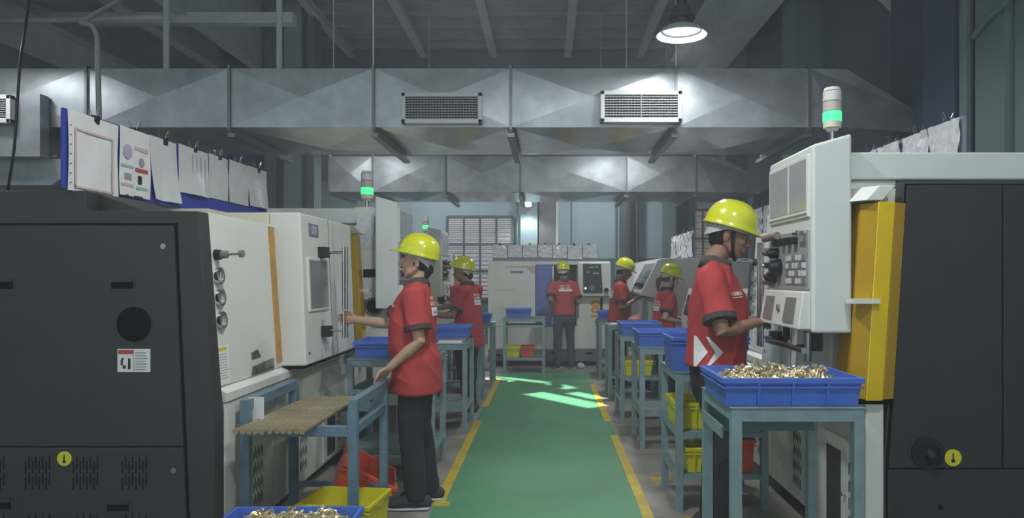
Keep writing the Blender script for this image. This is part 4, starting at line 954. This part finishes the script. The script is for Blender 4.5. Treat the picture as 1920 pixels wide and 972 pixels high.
def person(label, loc, heading, H, voxel, arms, lean=.0, head=(0, 0), female=False, girth=1.0, hem=.87, skin=None, trousers=None, hair='short', feet=None, headf=0.0, sleeve=.72, chin=False, strap=False, htilt=0.0, belly=0.0, group='workers in red polo shirts'):
    skin = skin or SKIN; trousers = trousers or TROUSER
    k = H/1.70
    r = thing('person', label, 'person', (0, 0, 0), group)
    Rz = Matrix.Rotation(heading, 4, 'Z'); Wm = Matrix.Translation(Vector(loc)) @ Rz; Wi = Wm.inverted()
    V = lambda x, y, z: Vector((x*k, y*k, z*k))
    sw = .155 if female else .178
    ly = lambda z: lean*max(0, z-.95)/.5          # forward shift by lean
    hc = V(0, ly(1.5)+.045+headf, 1.572)
    HM = Matrix.Translation(hc) @ Matrix.Rotation(head[1], 4, 'Z') @ Matrix.Rotation(head[0], 4, 'X') @ Matrix.Scale(k, 4)
    h = lambda x, y, z: HM @ Vector((x, y, z))
    body = MB()
    # head
    HR = HM.to_3x3()
    def he(c, rr): body.ell(h(*c), rr, HR, 20, 14)
    he((0, -.012, .028), (.074, .094, .088)); he((0, .028, -.025), (.060, .064, .088)); he((0, .052, -.088), (.030, .030, .025))
    for s in (-1, 1):
        body.limb([h(s*.056, .0, -.045), h(s*.045, .035, -.075), h(s*.018, .062, -.092)], [.019*k, .018*k, .017*k], n=10)
        he((s*.034, .068, -.022), (.020, .020, .02))                      # cheek
        he((s*.076, -.012, -.012), (.008, .017, .031)); he((s*.081, -.018, -.004), (.006, .012, .022))
        he((s*.011, .099, -.031), (.009, .010, .008))
    he((0, .078, .026), (.046, .015, .010)); he((0, .082, -.058), (.024, .014, .018))
    body.limb([h(0, .085, .016), h(0, .100, -.008), h(0, .111, -.026)], [.008*k, .0095*k, .0105*k], n=10)
    he((0, .0925, -.055), (.021, .0085, .0065)); he((0, .090, -.067), (.018, .0085, .0065))
    nb = V(0, ly(1.43)-.012, 1.42)
    body.limb([nb - V(0, 0, .05), nb + V(0, .004, .02), h(0, -.02, -.075), h(0, -.018, -.01)], [(.068*k, .06*k), (.056*k,.056*k), (.050*k,.054*k), (.05*k,.055*k)], ref=(1, 0, 0), n=16)
    # torso, legs
    g = girth
    body.limb([V(0, 0, .9), V(0, ly(1.08), 1.08), V(0, ly(1.28), 1.28), V(0, ly(1.4)-.01, 1.385)], [(.135*k, .095*k), (.115*k, .085*k), (.14*k, .095*k), (.11*k, .06*k)], ref=(1, 0, 0), n=18)
    feet = feet or ((-.10, -.02), (.10, .02))
    knees = []
    for s, ft in zip((-1, 1), feet):
        hip = V(s*.085, 0, .90); an = V(ft[0], ft[1], .085); kn = (hip+an)/2 + V(0, .03, .02); knees.append((hip, kn, an))
        body.limb([hip, kn, an], [.07*k, .048*k, .034*k], n=12)
        body.limb([an, V(ft[0], ft[1]+.02, .045), V(ft[0], ft[1]+.13, .03)], [(.034*k,.04*k), (.036*k,.035*k), (.034*k,.018*k)], ref=(1, 0, 0), n=10)
    # arms
    shirt = MB(); cuffs = []
    for side, A in arms.items():
        s = 1 if side == 'R' else -1
        S = V(s*sw, ly(1.385)+A.get('fwd', 0), 1.35); T = Wi @ Vector(A['wrist']); pole = Vector(A.get('pole', (s*.3, -.6, -1)))
        E, T = ik(S, T, .285*k*A.get('len', 1), .25*k*A.get('len', 1), pole)
        f = (T - E)
        body.limb([S, S.lerp(E, .5), E, E.lerp(T, .3), T], [.05*k, .043*k, .037*k, .038*k, (.027*k, .023*k)], n=14)
        hd = Wi.to_3x3() @ Vector(A['dir']) if 'dir' in A else f
        pm = Wi.to_3x3() @ Vector(A.get('palm', (0, 0, -1)))
        hand(body, T, hd, pm, A.get('thumb', 1), A.get('curl', .5), k)
        e = S.lerp(E, sleeve); u = (E - S).normalized()
        shirt.limb([V(s*.045, ly(1.40)-.008, 1.395), V(s*sw*.62, ly(1.385)-.004, 1.368), S + V(s*.004, 0, .0), S.lerp(E, .35), e], [.048*k, (.060*k, .064*k), (.064*k*g**.5, .070*k*g**.5), (.066*k*g**.5, .070*k*g**.5), (.071*k*g**.5, .071*k*g**.5)], n=16, round_ends=False)
        cuffs.append((e - u*.022*k, e + u*.006*k, .0800*k*g**.5))
    bo = obj('body', remesh(body, voxel, 2), skin, r)
    # shirt
    z0 = hem
    prof = [(z0, .185*g, .135*g, 0), (.93, .178*g, .133*g, 0), (1.03, .168*g, .132*g, .006+belly), (1.15, .168*g, .134*g, .012+belly*.7), (1.26, .175*g**.5, .128*g**.5, .010), (1.34, .165, .108, 0), (1.395, .14, .085, -.008), (1.425, .085, .068, -.010)]
    if hem > .92: prof.pop(1)
    if hem < .8: prof[0] = (z0, .185*g, .15*g, 0)
    shirt.limb([V(0, ly(p[0])+p[3], p[0]) for p in prof], [(p[1]*k, p[2]*k) for p in prof], ref=(1, 0, 0), n=28, round_ends=False)
    sm_ = remesh(shirt, max(voxel*1.5, .007), 5, .010, R.random()*40)
    so = obj('polo_shirt', sm_, RED, r)
    for (a, b, rr) in cuffs: MB().limb([a, b], [rr, rr*.98], n=20, round_ends=False).build('cuff', COLLAR, so, smooth=True)
    # collar band
    cb = MB(); n = 24; vs = []
    for (rx, ry, zz, yy) in ((.090, .082, 1.405, .0), (.070, .072, 1.468, .010), (.062, .064, 1.466, .010), (.08, .074, 1.408, .0)):
        for i in range(n):
            a = 2*PI*i/n; dz = -.03*max(0, math.sin(a))
            vs.append(V(rx*math.cos(a), ly(1.42)-.008+yy+ry*math.sin(a)+(.01 if math.sin(a) > .5 else 0), zz+dz))
    cb.add(vs, [(q*n+i, q*n+(i+1) % n, ((q+1) % 4)*n+(i+1) % n, ((q+1) % 4)*n+i) for q in range(4) for i in range(n)])
    cb.build('collar', COLLAR, so, smooth='all')
    # trousers, shoes
    tr = MB(); tr.limb([V(0, 0, .80), V(0, 0, .90), V(0, .0, 1.0)], [(.165*k*g**.5, .12*k*g**.5), (.165*k*g**.5, .125*k*g**.5), (.15*k*g**.5, .115*k*g**.5)], ref=(1, 0, 0), n=20)
    for (hip, kn, an) in knees:
        tr.limb([hip, hip.lerp(kn, .5), kn, kn.lerp(an, .5), an + V(0, 0, -.02)], [(.096*k, .105*k), (.086*k, .094*k), (.072*k, .078*k), (.066*k, .072*k), (.060*k, .068*k)], ref=(1, 0, 0), n=16, round_ends=False)
    obj('trousers', remesh(tr, max(voxel*1.5, .007), 3, .005, R.random()*40), trousers, r)
    for ft in feet:
        sh = MB(); fx, fy = ft
        sh.limb([V(fx, fy-.065, .05), V(fx, fy-.02, .06), V(fx, fy+.05, .055), V(fx, fy+.12, .042), V(fx, fy+.165, .036)], [(.036*k, .042*k), (.042*k, .055*k), (.044*k, .046*k), (.046*k, .034*k), (.036*k, .026*k)], ref=(1, 0, 0), n=16)
        so_ = sh.build('shoe', SHOE, r, smooth='all')
        MB().limb([V(fx, fy-.075, .014), V(fx, fy, .014), V(fx, fy+.1, .014), V(fx, fy+.175, .014)], [(.036*k, .014*k), (.040*k, .014*k), (.046*k, .014*k), (.034*k, .014*k)], ref=(1, 0, 0), n=14).build('sole', SOLE, so_, smooth='all')
    # hair
    ha = MB(); ha.ell(h(0, -.031, .012), (.0745, .083, .092), HR, 20, 14)
    if hair == 'tail':
        ha.limb([h(0, -.10, .0), h(0, -.135, -.05), h(0, -.125, -.13), h(0, -.10, -.2)], [.03*k, .038*k, .03*k, .012*k], n=10)
    elif hair == 'bun':
        ha.limb([h(0, -.075, -.01), h(0, -.078, -.06), h(0, -.06, -.095)], [(.06*k, .03*k), (.058*k, .03*k), (.045*k, .02*k)], ref=(1, 0, 0), n=12)
    elif hair == 'short':
        ha.limb([h(0, -.075, -.01), h(0, -.075, -.055)], [(.055*k, .03*k), (.045*k, .02*k)], ref=(1, 0, 0), n=12)
    obj('hair', remesh(ha, max(.006, voxel), 2, .004, 3.3), HAIRB if hair == 'tail' else HAIR, r)
    for s in (-1, 1):
        MB().ell(h(s*.031, .0765, .006), (.011, .006, .005), HR, 10, 8).build('eye', EYEW, bo, smooth='all')
        MB().ell(h(s*.031, .0812, .005), (.005, .0025, .005), HR, 8, 6).build('iris', BLACK, bo, smooth='all')
        MB().limb([h(s*.012, .090, .024), h(s*.03, .089, .030), h(s*.05, .074, .025)], [(.003*k, .0035*k)]*3, n=6).build('eyebrow', HAIR, bo, smooth='all')
    if chin:
        MB().limb([h(0, .062, -.108), h(.03, .052, -.1), h(.052, .03, -.085)], [(.012*k, .006*k)]*3, n=8).limb([h(0, .062, -.108), h(-.03, .052, -.1), h(-.052, .03, -.085)], [(.012*k, .006*k)]*3, n=8).build('beard', HAIR, bo, smooth='all')
    # helmet
    HM = HM @ Matrix.Translation((0, 0, .06)) @ Matrix.Rotation(htilt, 4, 'X') @ Matrix.Translation((0, 0, -.06))
    hm = MB(); n = 40; m = 12; vs = []
    rim = (-.012, .05)
    def rp(phi): return math.cos(phi), math.sin(phi)
    prof_ = []
    for i in range(m+1):
        t = i/m; th = t*PI/2
        cf = math.cos(th)**.82 if i < m else 0.0
        prof_.append((cf, math.sin(th)**.95))
    for (cf, sf) in prof_[:-1]:
        for q in range(n):
            c_, s_ = rp(2*PI*q/n)
            x = .109*c_*cf; y = .134*s_*cf; z = .128*sf
            if abs(x) < .022 and sf > .25: z += .005
            vs.append(h(x, y+rim[0], z+rim[1]))
    top = len(vs); vs.append(h(0, rim[0], rim[1]+.133))
    fs = [(i*n+q, i*n+(q+1) % n, (i+1)*n+(q+1) % n, (i+1)*n+q) for i in range(m-1) for q in range(n)] + [((m-1)*n+q, (m-1)*n+(q+1) % n, top) for q in range(n)]
    base = len(vs)
    for q in range(n):
        c_, s_ = rp(2*PI*q/n); fr = max(0, s_)**3; ex = .010 + .048*fr
        vs.append(h((.109+.010)*c_*(1-.12*fr), (.134+ex)*s_+rim[0], rim[1]-.012-.010*fr))
    fs += [(q, (q+1) % n, base+(q+1) % n, base+q) for q in range(n)]
    hm.add(vs, fs); he_ = hm.build('helmet', HELM, r, smooth='all')
    md = he_.modifiers.new('thick', 'SOLIDIFY'); md.thickness = .003; md.offset = -1
    bd = MB(); vs = []
    for (off, zt_, ) in ((.0, 0), (.004, 0)):
        for lvl in (0, 1):
            for q in range(n):
                c_, s_ = rp(2*PI*q/n); drop = .026 + .058*max(0, -s_)**1.1
                vs.append(h((.090+off)*c_, (.107+off)*s_+rim[0]-.004*max(0, -s_), rim[1]+.012 - lvl*(drop+.012)))
    bd.add(vs, [(a*n+q, a*n+(q+1) % n, b*n+(q+1) % n, b*n+q) for (a, b) in ((0, 1), (1, 3), (3, 2), (2, 0)) for q in range(n)])
    bd.build('headband', BAND, he_, smooth=True)
    for s in (-1, 1):
        if strap: MB().limb([h(s*.086, .012, .045), h(s*.079, .022, -.01), h(s*.073, .03, -.05), h(s*.062, .042, -.085), h(s*.035, .055, -.112), h(0, .06, -.121)], [(.009*k, .003*k)]*6, ref=(0, 1, 0), n=8).build('chin_strap', BLACK, he_, smooth='all')
        MB().obox(HM @ Matrix.Translation((s*.079, -.06, .030)), .002, .014, .005).build('band_slot', BLACK, he_)
    r.location = loc; r.rotation_euler = (0, 0, heading)
    return r, so, Wm, k
def decal(so, rects, o, u, v, ray, m, name, lift=.004):
    """project small rectangles / quads (u, v metres about o) along ray on to a shirt; all local coordinates"""
    me = so.data; bvh = BVHTree.FromPolygons([vv.co.copy() for vv in me.vertices], [tuple(p.vertices) for p in me.polygons])
    o = Vector(o); u = Vector(u).normalized(); v = Vector(v).normalized(); ray = Vector(ray).normalized()
    mb = MB()
    for q in rects:
        if len(q) == 4 and not isinstance(q[0], (tuple, list)): q = [(q[0], q[2]), (q[1], q[2]), (q[1], q[3]), (q[0], q[3])]
        N = 6; grid = []; ok = True
        for j in range(N+1):
            for i in range(N+1):
                a, b = i/N, j/N
                p = [(q[0][t]*(1-a)+q[1][t]*a)*(1-b) + (q[3][t]*(1-a)+q[2][t]*a)*b for t in (0, 1)]
                P = o + u*p[0] + v*p[1] - ray*.6
                hit = bvh.ray_cast(P, ray)
                if hit[0] is None: ok = False; break
                grid.append(hit[0] - ray*lift)
            if not ok: break
        if ok: mb.add(grid, [(j*(N+1)+i, j*(N+1)+i+1, (j+1)*(N+1)+i+1, (j+1)*(N+1)+i) for j in range(N) for i in range(N)])
    if mb.v: mb.build(name, m, so)
def glyphs(w_, h_, y0, x0=None, seed=1, gap=.25):
    q = random.Random(seed); out = []; x = -w_/2 if x0 is None else x0; end = x + w_
    while x < end:
        gw = h_*q.uniform(.35, .7)
        if q.random() < .12: x += gw; continue
        kind = q.random()
        out.append((x, x+gw*.3, y0, y0+h_))
        if kind < .7: out.append((x+gw*.3, x+gw, y0+h_*(.0 if q.random() < .5 else .78), y0+h_*(.22 if len(out) % 2 else 1.0)))
        if kind > .3: out.append((x+gw*.7, x+gw, y0, y0+h_))
        x += gw*(1+gap)
    return [r_ for r_ in out if r_[3]-r_[2] > 0]
def back_print(so, k, z, tilt=0.0, lean_y=0.0, block=True, seed=3):
    o = (0, 0, z*k); rv = (0, 1, 0); u = (1, 0, 0)
    u = (1, 0, 0)
    decal(so, glyphs(.17*k, .022*k, .055*k, seed=seed), o, u, (0, 0, 1), rv, PRINT_W, 'back_print')
    decal(so, glyphs(.20*k, .026*k, .018*k, seed=seed+1, gap=.12), o, u, (0, 0, 1), rv, PRINT_W, 'back_print')
    if block:
        decal(so, [(-.10*k, .10*k, -.045*k, .008*k)], o, u, (0, 0, 1), rv, PRINT_W, 'back_print_block')
        decal(so, glyphs(.17*k, .02*k, -.030*k, seed=seed+2), o, u, (0, 0, 1), rv, PRINT_G, 'back_print_letters', .006)

# woman at the left lathe door
w1, s1, M1, k1 = person('woman in yellow helmet and long red polo pulling the lathe door handle', (-.80, 4.41, 0), math.radians(92), 1.62, .0048,
    {'R': dict(wrist=(-1.252, 4.712, 1.12), fwd=.03, len=1.03, dir=(-.99, .06, .08), palm=(-.1, -1, .0), thumb=1, curl=1.2, pole=(.2, -.3, -1)),
     'L': dict(wrist=(-.925, 4.235, .868), dir=(-.55, .22, -.5), palm=(-.5, .1, -.75), thumb=1, curl=.6, pole=(-.3, -1, 0))},
    lean=.0, head=(.03, -.02), headf=-.05, htilt=.22, belly=.022, female=True, girth=1.14, hem=.735, hair='bun', feet=((-.09, -.01), (.10, -.07)), sleeve=.74)
back_print(s1, k1, 1.27, seed=11)
decal(s1, glyphs(.07, .016, .0, seed=5), (-.075, 0, 1.22), (-1, 0, 0), (0, 0, 1), (0, -1, 0), PRINT_W, 'chest_print')
for i, z in enumerate((0,)):
    pass
# man at the right pendant
m1, s2, M2, k2 = person('man in yellow helmet and red polo with white chevrons at the right pendant', (.90, 3.86, 0), math.radians(-108), 1.755, .0048,
    {'R': dict(wrist=(1.075, 3.72, 1.165), dir=(.65, .75, .02), palm=(0, .3, -1), thumb=1, curl=.5, pole=(1, -.2, -1.2)),
     'L': dict(wrist=(1.08, 4.05, 1.16), dir=(1, -.1, .1), palm=(0, 0, -1), thumb=-1, curl=.5, pole=(-.2, -.3, -1))},
    lean=.0, head=(-.28, .05), strap=True, girth=1.12, hem=.905, skin=SKIN2, hair='short', headf=.03, sleeve=.78, chin=True, feet=((-.11, -.03), (.11, .05)))
# chevrons on the wearer's right hip: ray comes from +x local
ch = []
for dx_ in (-.075, .0):
    w_ = .052
    ch += [[(dx_, .075), (dx_+.012, .075), (dx_+.075, .0), (dx_, .0)], [(dx_, .0), (dx_+.075, .0), (dx_+.012, -.075), (dx_, -.075)]]
def proj_side(o, rects, name, m=PRINT_W): decal(s2, rects, o, (0, 1, 0), (0, 0, 1), (-1, 0, 0), m, name)
proj_side((0, -.01, .985*k2), [[(-.085,.078),(-.070,.078),(-.008,.0),(-.085,.0)], [(-.085,.0),(-.008,.0),(-.070,-.078),(-.085,-.078)], [(-.02,.078),(-.005,.078),(.068,.0),(.028,.0)], [(.028,.0),(.068,.0),(-.005,-.078),(-.02,-.078)]], 'chevron_print')
decal(s2, glyphs(.085, .019, .0, seed=8) + [(-.04, .045, -.012, -.007)], (.085, 0, 1.265*k2), (-1, 0, .05), (0, 0, 1), (-.35, -1, 0), PRINT_W, 'chest_print')
# second woman on the left
w2, s3, M3, k3 = person('woman in yellow helmet seen from behind, second on the left', (-.80, 7.42, 0), math.radians(78), 1.575, .008,
    {'L': dict(wrist=(-1.17, 7.32, 1.02), curl=.6), 'R': dict(wrist=(-1.2, 7.75, 1.06), curl=.6, thumb=-1)}, lean=.03, head=(-.12, .1), htilt=.3, female=True, girth=1.12, hem=.74, hair='bun', skin=SKIN2)
back_print(s3, k3, 1.25, seed=21)
w3, s4, M4, k4 = person('worker half hidden behind the second woman on the left', (-.97, 8.78, 0), math.radians(40), 1.58, .009,
    {'L': dict(wrist=(-1.2, 8.85, 1.05), curl=.6), 'R': dict(wrist=(-1.1, 9.1, 1.06), curl=.6, thumb=-1)}, lean=.03, head=(-.2, .1), hem=.86, skin=SKIN2)
back_print(s4, k4, 1.27, seed=31)
# far man
m2, s5, M5, k5 = person('man with his back turned, working at the far machine', (.26, 11.0, 0), math.radians(10), 1.60, .009,
    {'L': dict(wrist=(.09, 11.03, .90), curl=.5), 'R': dict(wrist=(.40, 11.22, .96), curl=.5, thumb=-1)}, lean=.03, head=(-.05, -.35), hem=.87, skin=SKIN2, trousers=TROUSER2, feet=((-.12, -.02), (.13, .03)))
back_print(s5, k5, 1.28, seed=41, block=False)
decal(s5, [(-.10, .11, .0, .028)], (0, 0, 1.26*k5), (1, 0, 0), (0, 0, 1), (0, 1, 0), PRINT_W, 'back_print_block')
# right side workers
w4, s6, M6, k6 = person('worker with brown ponytail under a yellow helmet on the right', (1.26, 7.84, 0), math.radians(-78), 1.50, .008,
    {'R': dict(wrist=(1.42, 7.78, .92), curl=.6), 'L': dict(wrist=(1.45, 7.98, .95), curl=.6, thumb=-1)}, lean=.05, head=(-.3, -.1), female=True, girth=1.05, hem=.8, hair='tail', strap=True)
back_print(s6, k6, 1.22, seed=51)
m3, s7, M7, k7 = person('worker bowed over the slanted control face on the right', (.90, 9.25, 0), math.radians(-88), 1.60, .009,
    {'R': dict(wrist=(1.12, 9.08, 1.12), curl=.5), 'L': dict(wrist=(1.1, 9.4, 1.15), curl=.5, thumb=-1)}, lean=.05, head=(-.35, 0), hem=.86, skin=SKIN2)
back_print(s7, k7, 1.25, seed=61)

bpy.data.scenes.remove(TMP)

_n = 0
for o in list(bpy.data.objects):
    if o.get('kind') == 'structure' and o.name.startswith('trim_'):
        _n += 1; o.name = 'trim_%d' % _n
